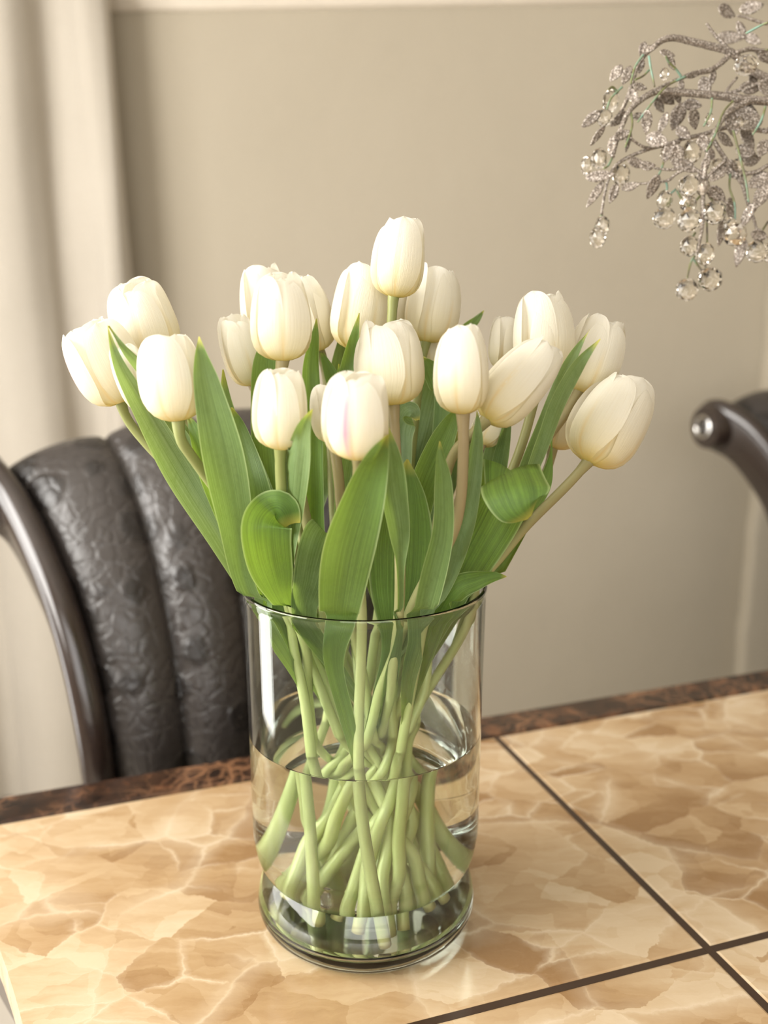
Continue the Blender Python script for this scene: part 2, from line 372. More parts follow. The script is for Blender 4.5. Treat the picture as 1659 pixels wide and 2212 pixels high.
def window(name, axis, pos, a0, a1, z0, z1):
    root = empty(name, (pos if axis == 'x' else (a0 + a1) / 2, (a0 + a1) / 2 if axis == 'x' else pos, z0)); st(root)
    o = root.location
    def b(nm, lo, hi, mat):
        lo2, hi2 = ((-.03, lo[0], lo[1]), (.03, hi[0], hi[1])) if axis == 'x' else ((lo[0], -.03, lo[1]), (hi[0], .03, hi[1]))
        if nm == 'pane': 
            k = 0 if axis == 'x' else 1
            lo2 = list(lo2); hi2 = list(hi2); lo2[k] = -.003; hi2[k] = .003
        box(nm, lo2, hi2, mat, root)
    w, h = (a1 - a0) / 2, z1 - z0
    b('frame_rail', (-w, 0), (w, .06), M['trim']); b('frame_rail', (-w, h - .06), (w, h), M['trim'])
    b('frame_stile', (-w, .06), (-w + .06, h - .06), M['trim']); b('frame_stile', (w - .06, .06), (w, h - .06), M['trim']); b('frame_stile', (-.03, .06), (.03, h - .06), M['trim'])
    b('pane', (-w + .06, .06), (-.03, h - .06), M['pane']); b('pane', (.03, .06), (w - .06, h - .06), M['pane'])
window('window_1', 'x', XL - .07, -1.4, .10, .94, 2.30)
window('door_1', 'x', XL - .07, .12, .72, .02, 2.16)
window('window_2', 'y', YF - .07, -.85, 1.05, .87, 2.23)
# moulding high on the back wall, skirting, and the projecting pier with its uneven plaster edge
def along_wall(name, x0, x1, prof, mat):
    V, F = [], []
    for x in (x0, x1):
        for d, z in prof: V.append((x, wallY(x) - d, z))
    n = len(prof)
    for i in range(n): F.append((i, (i + 1) % n, n + (i + 1) % n, n + i))
    F.append(tuple(range(n))[::-1]); F.append(tuple(range(n, 2 * n)))
    return st(mesh(name, V, F, mat, smooth=False))
along_wall('trim_1', XL, XR, [(0, T + 1.055), (.012, T + 1.058), (.03, T + 1.075), (.04, T + 1.10), (.04, T + 1.13), (.015, T + 1.15), (0, T + 1.15)], M['trim'])
along_wall('baseboard_back', XL, XR, [(0, 0), (.018, 0), (.018, .10), (.008, .12), (0, .12)], M['trim'])
V, F = [], []
NZ = 60; x0 = 0.845
for i in range(NZ + 1):
    z = i / NZ * (T + 1.05); wob = .002 * math.sin(z * 9.1) + .0015 * math.sin(z * 23 + 1) + .001 * math.sin(z * 51)
    xs = x0 + wob
    for (dx, d) in ((0, 0), (0, .030), (.004, .040), (.014, .046), (1.2, .046), (1.2, 0)):
        V.append((xs + dx if dx < 1 else x0 + dx, wallY(xs + min(dx, 1.2)) - d, z))
for i in range(NZ):
    for k in range(5): F.append((i * 6 + k, i * 6 + k + 1, (i + 1) * 6 + k + 1, (i + 1) * 6 + k))
st(mesh('trim_2', V, F, M['wall'], smooth=True))

# ------------------------------------------------------------------ curtain and rod
prof = [(0, .01), (-.012, -.012), (-.04, -.022), (-.065, -.012), (-.085, .006), (-.12, .016), (-.15, .010), (-.165, -.02), (-.20, -.045), (-.26, -.048), (-.32, -.02), (-.36, .012), (-.40, .015), (-.45, -.02), (-.52, -.045), (-.60, -.03), (-.66, .01), (-.72, -.02), (-.80, -.04), (-.88, 0), (-.95, -.03)]
pc = catmull([(a, b, 0) for a, b in prof], 150)
V, F, UVs = [], [], []; NZ = 50; ztop, zbot = 2.36, .015
for i in range(NZ + 1):
    q = i / NZ; z = ztop + (zbot - ztop) * q
    edge = -.555 + .075 * q ** 1.2                     # flares out towards the hem
    for k, p in enumerate(pc):
        wob = .006 * math.sin(z * 3.3 + k * .13) * q
        x = edge + p.x * (1 + .10 * q) + wob; d = .11 - p.y * (1.0 + .5 * q) + .005 * math.sin(z * 5 + k * .2)
        V.append((x, wallY(x) - d, z)); UVs.append((k / 150, q))
n = len(pc)
for i in range(NZ):
    for k in range(n - 1): F.append((i * n + k, i * n + k + 1, (i + 1) * n + k + 1, (i + 1) * n + k))
org = Vector((-1.0, wallY(-1.0) - .11, 0))
cur = empty('curtain', org); tag(cur, 'cream linen curtain hanging in soft folds against the beige wall', 'curtain')
mesh('drape', V, F, M['linen'], cur, True, UVs, org)
rod = empty('curtain_rod', (-1.0, wallY(-1.0) - .11, 2.38)); tag(rod, 'bronze curtain rod carrying the linen drape', 'curtain rod')
tube('pole', [Vector((-.6, .02, 0)), Vector((.55, -.05, 0))], .012, M['metal'], rod, 12)
for sx in (-.55, .5): tube('bracket', [Vector((sx, -.02, 0)), Vector((sx, .15, 0))], .008, M['metal'], rod, 8)

# ------------------------------------------------------------------ table
TA = math.radians(18.6); tE = Vector((math.cos(TA), math.sin(TA), 0)); tB = Vector((-math.sin(TA), math.cos(TA), 0))
EDGE = math.radians(20.3); eE = Vector((math.cos(EDGE), math.sin(EDGE), 0))
JX = Vector((.2445, -.0455, 0))                            # where the two inlay strips cross
BI = Vector((.131, .286, 0)); BO = Vector((.127, .340, 0))  # points on the inner and outer line of the dark border
def isect(p, d, q, e):
    den = d.x * e.y - d.y * e.x; t = ((q.x - p.x) * e.y - (q.y - p.y) * e.x) / den; return p + d * t
HS = .0026                                                  # half width of an inlay strip
XRIGHT = JX + tE * 1.05; YNEAR = JX - tB * .44
table = empty('dining_table', (.45, .0, 0)); tag(table, 'dining table with honey onyx top, dark marble border and thin dark inlay lines', 'table')
TO = Vector((.45, 0, 0))
def P2(v): return (v.x - TO.x, v.y - TO.y)
TH = .030
rightL = lambda p, d: isect(p, d, XRIGHT, tB)
inner_r = isect(BI, eE, XRIGHT, tB); outer_r = isect(BO, eE, XRIGHT, tB)
# left end: rounded corner running into the slanting left edge
lc = [Vector((-.345, .1088, 0)), Vector((-.333, .060, 0)), Vector((-.300, .012, 0)), Vector((-.259, -.046, 0)), Vector((-.216, -.116, 0)), Vector((-.17, -.20, 0)), Vector((-.13, -.30, 0)), Vector((-.09, -.42, 0))]
lc = catmull(lc, 22)
lc[0] = isect(BI, eE, lc[0], Vector((.24, -1, 0)))
near_l = isect(YNEAR, tE, lc[-1], Vector((.3, -1, 0)))
kl = min(range(len(lc) - 1), key=lambda i: 0 if (JX - lc[i]).dot(tB) * (JX - lc[i + 1]).dot(tB) <= 0 else 1)
kcut = isect(JX, tE, lc[kl], lc[kl + 1] - lc[kl])
jtop = isect(JX, tB, BI, eE)
A = [isect(JX - tE * HS, tB, BI, eE), lc[0]] + lc[1:kl + 1] + [kcut + tB * HS, JX - tE * HS + tB * HS]
Bp = [isect(JX + tE * HS, tB, BI, eE), JX + tE * HS + tB * HS, isect(JX + tB * HS, tE, XRIGHT, tB), inner_r]
Cp = [JX - tE * HS - tB * HS, kcut - tB * HS] + lc[kl + 1:] + [isect(YNEAR, tE, JX - tE * HS, tB)]
Dp = [JX + tE * HS - tB * HS, isect(YNEAR, tE, JX + tE * HS, tB), isect(YNEAR, tE, XRIGHT, tB), isect(JX - tB * HS, tE, XRIGHT, tB)]
for poly in (A, Bp, Cp, Dp): prism('stone_panel', [P2(v) for v in poly], T - TH, T, M['onyx'], table, .0022, 2)
def strip(p, d, l0, l1, half, z):
    nrm = Vector((-d.y, d.x, 0)); return [P2(p + d * l0 - nrm * half), P2(p + d * l1 - nrm * half), P2(p + d * l1 + nrm * half), P2(p + d * l0 + nrm * half)]
jl = (jtop - JX).length
prism('inlay_strip', strip(JX, tB, -.44, jl + .001, HS + .0004, 0), T - TH + .001, T - .0006, M['inlay'], table)
prism('inlay_strip', strip(JX, tE, HS + .0005, 1.05, HS + .0004, 0), T - TH + .001, T - .0006, M['inlay'], table)
prism('inlay_strip', strip(JX, tE, (kcut - JX).dot(tE) + .002, -HS - .0005, HS + .0004, 0), T - TH + .001, T - .0006, M['inlay'], table)
ol = isect(BO, eE, lc[0], Vector((.24, -1, 0)))
bp = [lc[0] + eE * .0, ol + eE * .008, ol + eE * .02 + tB * .004, outer_r, inner_r]
bp = [lc[0], ol, outer_r, inner_r]
prism('border_strip', [P2(v) for v in bp], T - TH, T + .0002, M['emp'], table, .006, 3)
# bullnose under the stone, apron and two pedestals
def inset(vs, k): 
    c = sum(vs, Vector()) / len(vs); return [v + (c - v).normalized() * k for v in vs]
outline = [ol] + lc + [near_l, isect(YNEAR, tE, XRIGHT, tB), outer_r]
prism('apron', [P2(v) for v in inset(outline, .03)], T - .10, T - TH - .0005, M['wood'], table, .004)
for c in (Vector((.22, -.25, 0)), Vector((.88, .10, 0))):
    prism('pedestal', [P2(c + tE * (.15 * math.cos(a)) + tB * (.15 * math.sin(a))) for a in [2 * math.pi * k / 16 for k in range(16)]], .08, T - .10, M['wood'], table)
    prism('pedestal_foot', [P2(c + tE * (.20 * math.cos(a)) + tB * (.20 * math.sin(a))) for a in [2 * math.pi * k / 16 for k in range(16)]], 0, .08, M['wood'], table, .02)

# ------------------------------------------------------------------ chairs
CPROF = [(.44, 0), (.58, 0), (.70, 0), (.80, .10), (.875, .26), (.935, .48), (.980, .71), (1.004, .92), (1.012, 1.07), (1.005, 1.18), (.985, 1.23), (.966, 1.17)]
SET, FLARE, HW = .17, .09, .195
def chair(loc, rz, label):
    root = empty('dining_chair', loc, rz); tag(root, label, 'chair', 'dining chairs along the far side of the table')
    pc = catmull([(a, b, 0) for a, b in CPROF], 46); nt = len(pc); ns = 101
    def pos(s, i, off=0.0):
        z, fr = pc[i].x, pc[i].y
        a = (1 - s * s) * .054 * max(0, min(1, (z - .66) / .3)) 
        j0, j1 = max(i - 1, 0), min(i + 1, nt - 1)
        ty = (pc[j1].y - pc[j0].y) * SET; tz = pc[j1].x - pc[j0].x; L = math.hypot(ty, tz) or 1
        ny, nz = -tz / L, ty / L                        # outward (towards the sitter, then up)
        hw = HW + FLARE * min(fr, 1.05)
        return Vector((s * hw, fr * SET + ny * off, z + a + nz * off))
    V, F = [], []
    for i in range(nt):
        for k in range(ns):
            s = -1 + 2 * k / (ns - 1); ph = (s + 1) / 2 * 5
            bul = .020 * abs(math.sin(math.pi * ph)) ** .5 * max(.25, 1 - max(0, (i / nt - .55)) * 2.4)
            V.append(pos(s, i, bul))
    for i in range(nt - 1):
        for k in range(ns - 1): F.append((i * ns + k, i * ns + k + 1, (i + 1) * ns + k + 1, (i + 1) * ns + k))
    b0 = len(V)
    for i in range(nt):
        th = .05 if i < nt * .62 else .05 * max(.25, 1 - (i - nt * .62) / (nt * .3))
        for k in range(ns): V.append(pos(-1 + 2 * k / (ns - 1), i, -th))
    for i in range(nt - 1):
        for k in range(ns - 1): F.append((b0 + i * ns + k, b0 + (i + 1) * ns + k, b0 + (i + 1) * ns + k + 1, b0 + i * ns + k + 1))
    for i in range(nt - 1):
        for k in (0, ns - 1):
            q = (i * ns + k, (i + 1) * ns + k, b0 + (i + 1) * ns + k, b0 + i * ns + k); F.append(q if k == 0 else q[::-1])
    for k in range(ns - 1):
        F.append((k, b0 + k, b0 + k + 1, k + 1)); i = (nt - 1) * ns; F.append((i + k, i + k + 1, b0 + i + k + 1, b0 + i + k))
    mesh('back_cushion', V, F, M['leather'], root)
    for sgn in (-1, 1):
        V, F = [], []
        cs = [(0, .006), (.004, .018), (.012, .024), (.024, .024), (.033, .018), (.037, .006), (.037, -.062), (.030, -.072), (.006, -.072), (0, -.064)]; m = len(cs)
        for i in range(nt):
            k = 1.0 if i < nt * .66 else max(.55, 1 - (i - nt * .66) / (nt * .5))
            for lx, off in cs:
                p = pos(sgn, i, off * (k if off < 0 else 1)); p.x += sgn * lx; V.append(p)
        for i in range(nt - 1):
            for k in range(m):
                q = (i * m + k, i * m + (k + 1) % m, (i + 1) * m + (k + 1) % m, (i + 1) * m + k); F.append(q if sgn > 0 else q[::-1])
        F.append(tuple(range(m))); F.append(tuple((nt - 1) * m + k for k in range(m)))
        fr = mesh('side_frame', V, F, M['wood'], root)
        c = pos(sgn, int(nt * .86), -.026); c.x += sgn * .002
        sc = lathe('scroll', [(0, 0), (.036, 0), (.041, .004), (.042, .010), (.042, .034), (.039, .040), (0, .042)], M['wood'], root, 32)
        sc.location = c; sc.rotation_euler = (0, sgn * math.pi / 2, 0)
        bm = bmesh.new(); bmesh.ops.create_icosphere(bm, subdivisions=2, radius=.0175)
        for v in bm.verts: v.co.z *= .55
        cr = bmobj('crystal_stud', bm, M['crystal'], sc); cr.location = (0, 0, .0425)
        rg = lathe('stud_ring', [(.0170, .040), (.0218, .040), (.0218, .0455), (.0188, .047), (.0170, .0455)], M['silver'], sc, 24)
    bm = bmesh.new(); bmesh.ops.create_cube(bm, size=1)
    for v in bm.verts: v.co = Vector((v.co.x * .46, -.21 + v.co.y * .46, .46 + v.co.z * .10))
    bmesh.ops.bevel(bm, geom=bm.edges[:], offset=.03, segments=4, profile=.5, affect='EDGES'); bmobj('seat', bm, M['leather'], root, True)
    box('seat_rail', (-.225, -.43, .36), (.225, .01, .412), M['wood'], root, .006)
    for sx in (-1, 1):
        tube('leg', [Vector((sx * .20, -.40, .37)), Vector((sx * .202, -.405, .18)), Vector((sx * .203, -.41, 0))], [.026, .02, .014], M['wood'], root, 10)
        tube('leg', [Vector((sx * .20, -.01, .45)), Vector((sx * .202, .03, .2)), Vector((sx * .205, .09, 0))], [.028, .022, .016], M['wood'], root, 10)
    return root
CA = math.radians(20)
C1 = Vector((-.103, .395, 0))
chair(C1, CA, 'dark crocodile leather dining chair with scrolled back behind the tulip vase')
chair(C1 + Vector((math.cos(TA), math.sin(TA), 0)) * 1.02 + Vector((.125, .33, 0)), CA, 'dark scroll-back chair with a clear crystal stud, standing before the bare wall')

# ------------------------------------------------------------------ vase and water
ZR, ZW = .257, .149
vase = empty('glass_vase', (0, 0, T)); tag(vase, 'clear glass cylinder vase with pinched foot holding the tulips', 'vase')
outer = catmull([(.0, .0005, 0), (.055, .0005, 0), (.071, .0015, 0), (.0775, .006, 0), (.0803, .013, 0), (.0803, .020, 0), (.0782, .030, 0), (.0745, .039, 0), (.0715, .0445, 0)], 34) + \
        catmull([(.0715, .0447, 0), (.0760, .0478, 0), (.0800, .0560, 0), (.0822, .068, 0), (.0829, .08, 0), (.0832, .14, 0), (.0840, .22, 0), (.0845, .2545, 0)], 34)
rim = [(.0850, .2556), (.0852, .2568), (.0848, .2580), (.0838, .2586), (.0828, .2582), (.0821, .2572), (.0819, .2556)]
inner = catmull([(.0820, .252, 0), (.0814, .22, 0), (.0805, .14, 0), (.0801, .08, 0), (.0795, .068, 0), (.0774, .0575, 0), (.0738, .0500, 0), (.0693, .0455, 0)], 40) + \
        catmull([(.0691, .0450, 0), (.0722, .038, 0), (.0764, .026, 0), (.0766, .018, 0), (.072, .0125, 0), (.06, .0115, 0), (0, .0110, 0)], 34)
prof = [(max(p.x, 0), p.y) for p in outer] + rim + [(max(p.x, 0), p.y) for p in inner]
lathe('body', prof, M['glass'], vase, 128)
def vase_r(z):                                              # inner radius of the vase at height z
    best = .0743; pts = [(p.y, p.x) for p in inner]
    for (z1, r1), (z2, r2) in zip(pts, pts[1:]):
        if z2 <= z <= z1 and z1 > z2: return r2 + (r1 - r2) * (z - z2) / (z1 - z2)
    return .0822 if z > .25 else .074
# the water overlaps the inner glass by a hair, as liquid in glass does
wp = [(0, .0108), (.06, .0113), (.0722, .0123)]
zs = [.018, .022, .026, .032, .038, .0447, .0457, .0478, .0500, .0535, .0575, .062, .068, .08, .11, ZW - .003]
wp += [(vase_r(z) + .0003, z) for z in zs] + [(vase_r(ZW) + .0003, ZW + .0016), (vase_r(ZW) - .0012, ZW + .0004), (vase_r(ZW) - .004, ZW), (0, ZW)]
wo = lathe('vase_water', wp, M['water'], None, 128); wo.location = (0, 0, T)
tag(wo, 'clear water filling the lower half of the glass vase', 'water')

# ------------------------------------------------------------------ tulips
def clampR(p, margin):
    """keep a point inside the vase below the rim, let it lean out above"""
    z = p.z - T
    lim = (vase_r(min(z, .25)) - margin) if z < ZR - .004 else .0815 - margin + max(0, z - ZR - .0045) * 4.0
    r = math.hypot(p.x, p.y)
    if r > lim: p = Vector((p.x * lim / r, p.y * lim / r, p.z))
    return p
# base pixel, tip pixel, width px, Y at base, Y at tip, openness, stem way-points (px, py, Y), label
TUL = [
 ((264, 866), (178, 702), 142, -.030, -.045, .10, [], 'white tulip leaning far out over the linen curtain side, faint pink edge'),
 ((345, 775), (285, 606), 128, .010, .000, -.02, [], 'white tulip standing just above the outermost leaning one, against the curtain edge'),
 ((318, 886), (257, 748), 78, -.046, -.052, -.05, [(350, 945, -.03), (430, 1075, -.02)], 'slim white tulip half hidden by a long leaf beside the curved-stem tulip'),
 ((387, 910), (358, 722), 132, -.084, -.084, .05, [(391, 950, -.085), (425, 1000, -.075), (462, 1055, -.065)], 'white tulip on a bare S-curved stem beside a broad leaf'),
 ((548, 832), (503, 680), 92, .025, .020, -.02, [], 'small white tulip low behind the egg-shaped tulip'),
 ((580, 750), (562, 572), 105, .030, .030, .06, [], 'white tulip directly behind the egg-shaped tulip, petals peeping above'),
 ((612, 780), (607, 588), 132, -.070, -.070, -.12, [], 'full egg-shaped white tulip with tightly closed tip'),
 ((688, 758), (648, 594), 98, .030, .020, -.06, [], 'shaded white tulip tucked behind the right side of the egg-shaped tulip'),
 ((762, 755), (792, 576), 122, .010, .020, .02, [], 'white tulip with one petal folded open, next below the tallest one'),
 ((855, 643), (874, 470), 114, -.010, -.010, .02, [(846, 700, -.01)], 'tallest white tulip standing above all the others on a brown stem'),
 ((920, 740), (948, 575), 112, .040, .045, .02, [], 'white tulip close beside the tallest tulip, tip leaning away'),
 ((948, 800), (948, 700), 78, .065, .065, -.05, [], 'small white tulip peeping between the tallest group and the upright oval one'),
 ((850, 876), (838, 690), 148, -.060, -.055, .04, [(853, 930, -.064), (860, 1080, -.088), (865, 1220, -.094), (862, 1335, -.068)], 'broad white tulip in the bouquet centre, directly above the pink-streaked one'),
 ((775, 994), (773, 802), 136, -.130, -.130, .10, [(772, 1045, -.112), (755, 1160, -.088)], 'white tulip with a pink streak at the very front of the bouquet'),
 ((720, 955), (702, 826), 88, -.080, -.080, -.03, [], 'white tulip mostly hidden behind the pink-streaked tulip'),
 ((607, 972), (609, 790), 116, -.105, -.105, .0, [(606, 1020, -.096), (612, 1130, -.086), (620, 1225, -.072), (626, 1300, -.048)], 'white tulip with wavy petal edge and yellow base, above an upright bright leaf'),
 ((1000, 895), (999, 700), 115, -.100, -.100, -.10, [(1001, 960, -.100), (998, 1060, -.095), (985, 1160, -.085)], 'upright oval white tulip on a long bare straight stem'),
 ((1172, 812), (1172, 624), 128, -.010, -.010, .02, [(1150, 880, -.01), (1108, 1020, -.01)], 'white tulip with pointed outer petal, behind the sideways-leaning one'),
 ((1050, 908), (1192, 748), 122, -.085, -.070, .02, [(1010, 950, -.075), (965, 1000, -.06)], 'long white tulip leaning sideways across its neighbours, orange base'),
 ((1092, 800), (1098, 684), 82, .030, .030, -.05, [], 'white tulip half hidden behind the pointed-petal tulip'),
 ((1252, 847), (1312, 684), 118, -.005, .000, .05, [(1212, 910, -.005), (1168, 965, .0)], 'white tulip behind two slender leaves on a brownish leaning stem'),
 ((1272, 1000), (1370, 822), 146, -.035, -.020, .08, [(1225, 1048, -.03), (1165, 1108, -.02), (1100, 1172, -.01)], 'white tulip leaning far out over the bare wall side on a green stem'),
 ((1192, 968), (1243, 838), 90, .020, .025, -.03, [], 'shaded white tulip hanging low behind a brownish leaning stem'),
 ((1038, 962), (1082, 868), 70, .000, .010, -.05, [], 'small white tulip low under the sideways-leaning tulip'),
 ((845, 745), (836, 585), 92, .050, .050, -.05, [], 'white tulip behind the brown stem of the tallest one'),
]
def smooth_interp(xs, ys, x):
    if x <= xs[0]: return ys[0]
    for (a, b, c, d) in zip(xs, xs[1:], ys, ys[1:]):
        if x <= b:
            t = (x - a) / (b - a); t = t * t * (3 - 2 * t); return c + (d - c) * t
    return ys[-1]
def petal(L, R, ang, outer_p, op, rng, org, mat, parent, basis):
    nu, nv = 17, 24; V, F, UVs = [], [], []
    rs = (1.0 if outer_p else .87) * rng.uniform(.97, 1.03); lz = (rng.uniform(.90, 1.0) if outer_p else rng.uniform(.95, 1.01))
    lean = rng.uniform(-.05, .12) + op + (.03 if outer_p else .10); ph = rng.uniform(0, 6); wf = rng.uniform(.74, .92) if outer_p else rng.uniform(.95, 1.05); tw = rng.uniform(-.14, .14)
    curl = rng.uniform(.04, .13) if outer_p else .03
    Rv = [(.11, 0), (.46, .03), (.80, .12), (.97, .27), (1.0, .44), (.965, .62), (.88, .78), (.76, .90), (.62, .97), (.50, 1.0)]
    cv = catmull([(a, b, 0) for a, b in Rv], 200)
    for j in range(nv):
        v = 1 - (1 - j / (nv - 1)) ** 1.6
        c = cv[min(199, int(round(v * 199)))]
        r0 = c.x + lean * v ** 2.2; z0 = c.y
        if v < .42: hw = smooth_interp([0, .12, .42], [30, 50, 64], v)
        else: hw = 64 * math.sqrt(max(0.0, 1 - ((v - .42) / .58) ** 2.3))
        hw = max(hw, .5) * wf
        for i in range(nu):
            u = -1 + 2 * i / (nu - 1)
            a = ang + math.radians(hw) * u + tw * v
            edge = abs(u) ** 2.5
            r = r0 * (1 + .055 * u) + curl * edge * math.sin(math.pi * min(1, v * 1.05)) - .022 * math.exp(-(u / .12) ** 2) * v * (1 - v) * 4
            r += .014 * math.sin(4 * u + ph) * v ** 2
            z = z0 * lz + .010 * math.sin(4 * u + ph) * v ** 4
            p = basis @ Vector((R * rs * r * math.cos(a), R * rs * r * math.sin(a), L * z))
            V.append(org + p); UVs.append(((u + 1) / 2, v))
    for j in range(nv - 1):
        for i in range(nu - 1): F.append((j * nu + i, j * nu + i + 1, (j + 1) * nu + i + 1, (j + 1) * nu + i))
    return mesh('petal', V, F, mat, parent, True, UVs, parent.location)
tulips = []
# heads that hide one another in the picture stand one behind the other: slide them along their own sight lines until they clear
NT_ = len(TUL); YS = np.zeros(NT_)
def head(ti):
    bp_, tp, wpx, yb, yt = TUL[ti][:5]
    b = at(bp_[0], bp_[1], yb + YS[ti]); t = at(tp[0], tp[1], yt + YS[ti]); L = (t - b).length
    return b, t, L, wpx * mpp((b + t) / 2) / 2 * .985
HS_T = np.array([.10, .24, .40, .56, .72, .88, .97]); HS_R = np.array([.72, 1.0, 1.10, 1.12, 1.08, .95, .80])
def balls(ti):
    b, t, L, R = head(ti); b = np.array(b); t = np.array(t)
    return b + HS_T[:, None] * (t - b), R * HS_R
for it in range(260):
    Bl = [balls(i) for i in range(NT_)]; mv = np.zeros(NT_)
    for i in range(NT_):
        for j in range(i + 1, NT_):
            d = Bl[i][0][:, None] - Bl[j][0][None]; rr = Bl[i][1][:, None] + Bl[j][1][None] - .001
            d2 = (d ** 2).sum(2); bad = d2 < rr ** 2
            if not bad.any(): continue
            lat = d[..., 0] ** 2 + d[..., 2] ** 2; need = np.sqrt(np.maximum(rr ** 2 - lat, 0)) - np.abs(d[..., 1])
            g = min(need[bad].max(), .004)
            yi = TUL[i][3] + TUL[i][4] + 1e-5 * i; yj = TUL[j][3] + TUL[j][4]
            f, k = (i, j) if yi < yj else (j, i)
            mv[f] -= g * .18; mv[k] += g * .42
    YS += mv
    if not mv.any(): break
BALLS = [balls(i) for i in range(NT_)]
# stems: head base -> way-points -> mouth of the vase -> waist -> foot on the vase floor
NP = 100; PATH = np.zeros((NT_, NP, 3)); RADS = np.zeros((NT_, NP)); AX = []
for ti, (bp_, tp, wpx, yb, yt, op, ways, label) in enumerate(TUL):
    rng = random.Random(100 + ti)
    b, t, L, R = head(ti); ax = (t - b).normalized(); AX.append((b, ax, L, R))
    hd = Vector((b.x, b.y, 0)); th = math.atan2(hd.y, hd.x)
    rr = min(.064, hd.length * .60)
    W = [at(q[0], q[1], q[2] + YS[ti] * (1 - (k + 1) / (len(ways) + 1))) for k, q in enumerate(ways)]
    mouth = Vector((rr * math.cos(th), rr * math.sin(th), T + .262))
    if W and W[-1].z < T + .30: mouth = Vector((W[-1].x * .86, W[-1].y * .86, min(T + .25, W[-1].z - .03)))
    fa = th + math.pi + rng.uniform(-.9, .9); fr = rng.uniform(.030, .064)
    if ti % 5 == 3: fa = th + rng.uniform(-.5, .5)
    foot = Vector((fr * math.cos(fa), fr * math.sin(fa), T + .0155))
    waist = mouth.lerp(foot, .5) + Vector((rng.uniform(-.010, .010), rng.uniform(-.010, .010), 0))
    path = catmull([b + ax * .004] + ([] if W else [b - ax * .030]) + W + [mouth, waist, foot], 300)[::-1]
    ln = [0.0]
    for p, q in zip(path, path[1:]): ln.append(ln[-1] + (q - p).length)
    PATH[ti] = [[np.interp(x, ln, [p[c] for p in path]) for c in range(3)] for x in np.linspace(0, ln[-1], NP)]
    r = np.interp(np.arange(NP) / (NP - 1), [0, .5, 1], [.0043, .0034, .0032]); r[-1] = .0050; r[-2] = .0040; r[-3] = .0036
    RADS[ti] = r
def keep_in(P, R):
    for i in range(P.shape[0]):
        if P[i, 2] < T + ZR + .06:
            q = clampR(Vector(P[i]), R[i] + .0012); P[i, :2] = q.x, q.y
FX = np.ones((NT_, NP)); FX[:, -6:] = 0; FX[:, -14:-6] = np.linspace(1, .1, 8)         # the flower end stays under its flower
own = np.repeat(np.arange(NT_), NP)
LIM2 = ((RADS.reshape(-1)[:, None] + RADS.reshape(-1)[None] + .0012) ** 2).astype(np.float32); LIM2[own[:, None] >= own[None]] = -1
HC = np.concatenate([c for c, r in BALLS]); HR = np.concatenate([r for c, r in BALLS]); HO = np.repeat(np.arange(NT_), len(HS_T))
for it in range(200):
    X = PATH.reshape(-1, 3); RR = RADS.reshape(-1); mv = np.zeros_like(X)
    Xf = (X - np.array([0, 0, T])).astype(np.float32); n2 = (Xf ** 2).sum(1); d2 = Xf @ Xf.T; d2 *= -2; d2 += n2[:, None]; d2 += n2[None]
    I, J = np.nonzero(d2 < LIM2)
    if len(I):
        df = X[I] - X[J]; d = np.sqrt((df ** 2).sum(1)) + 1e-9
        near = d < .0004; df[near] += np.array([.0005, -.0003, 0]) * np.where((own[I[near]] + own[J[near]]) % 2, 1, -1)[:, None]
        df[:, 2] *= .3; dn = np.sqrt((df ** 2).sum(1)) + 1e-9
        ps = df / dn[:, None] * ((RR[I] + RR[J] + .0012 - d) * .5)[:, None]
        np.add.at(mv, I, ps); np.add.at(mv, J, -ps)
        cnt = np.ones(len(X)); np.add.at(cnt, I, .5); np.add.at(cnt, J, .5); mv /= np.sqrt(cnt)[:, None]
    h = (X[:, None] - HC[None]).astype(np.float32); hd_ = np.sqrt(np.einsum('abc,abc->ab', h, h)); pen = HR[None] * 1.02 + RR[:, None] + .001 - hd_
    pen[own[:, None] == HO[None]] = 0; pen = np.maximum(pen, 0); k = pen.argmax(1); pm = pen[np.arange(len(X)), k]
    hv = h[np.arange(len(X)), k]; hv[:, 0] *= .35; hv[:, 2] *= .2; hv /= np.sqrt((hv ** 2).sum(1))[:, None] + 1e-9
    mv += hv * (pm * .6)[:, None]
    mv = mv.reshape(PATH.shape)
    for _ in range(3):
        m2 = mv.copy(); m2[:, 1:-1] = .25 * mv[:, :-2] + .5 * mv[:, 1:-1] + .25 * mv[:, 2:]; mv = np.where(np.abs(m2) > np.abs(mv), m2, .35 * mv + .65 * m2)
    mv *= FX[..., None]; mv[:, 0, 2] = 0
    PATH += np.clip(mv, -.002, .002) * .8
    if it < 170:
        lap = np.zeros_like(PATH); lap[:, 1:-1] = .5 * (PATH[:, :-2] + PATH[:, 2:]) - PATH[:, 1:-1]; PATH += .12 * lap * FX[..., None]
    for i in range(NT_): keep_in(PATH[i], RADS[i])
SOLID = []                                             # (bvh, tulip index, is_head, how far the head was slid)
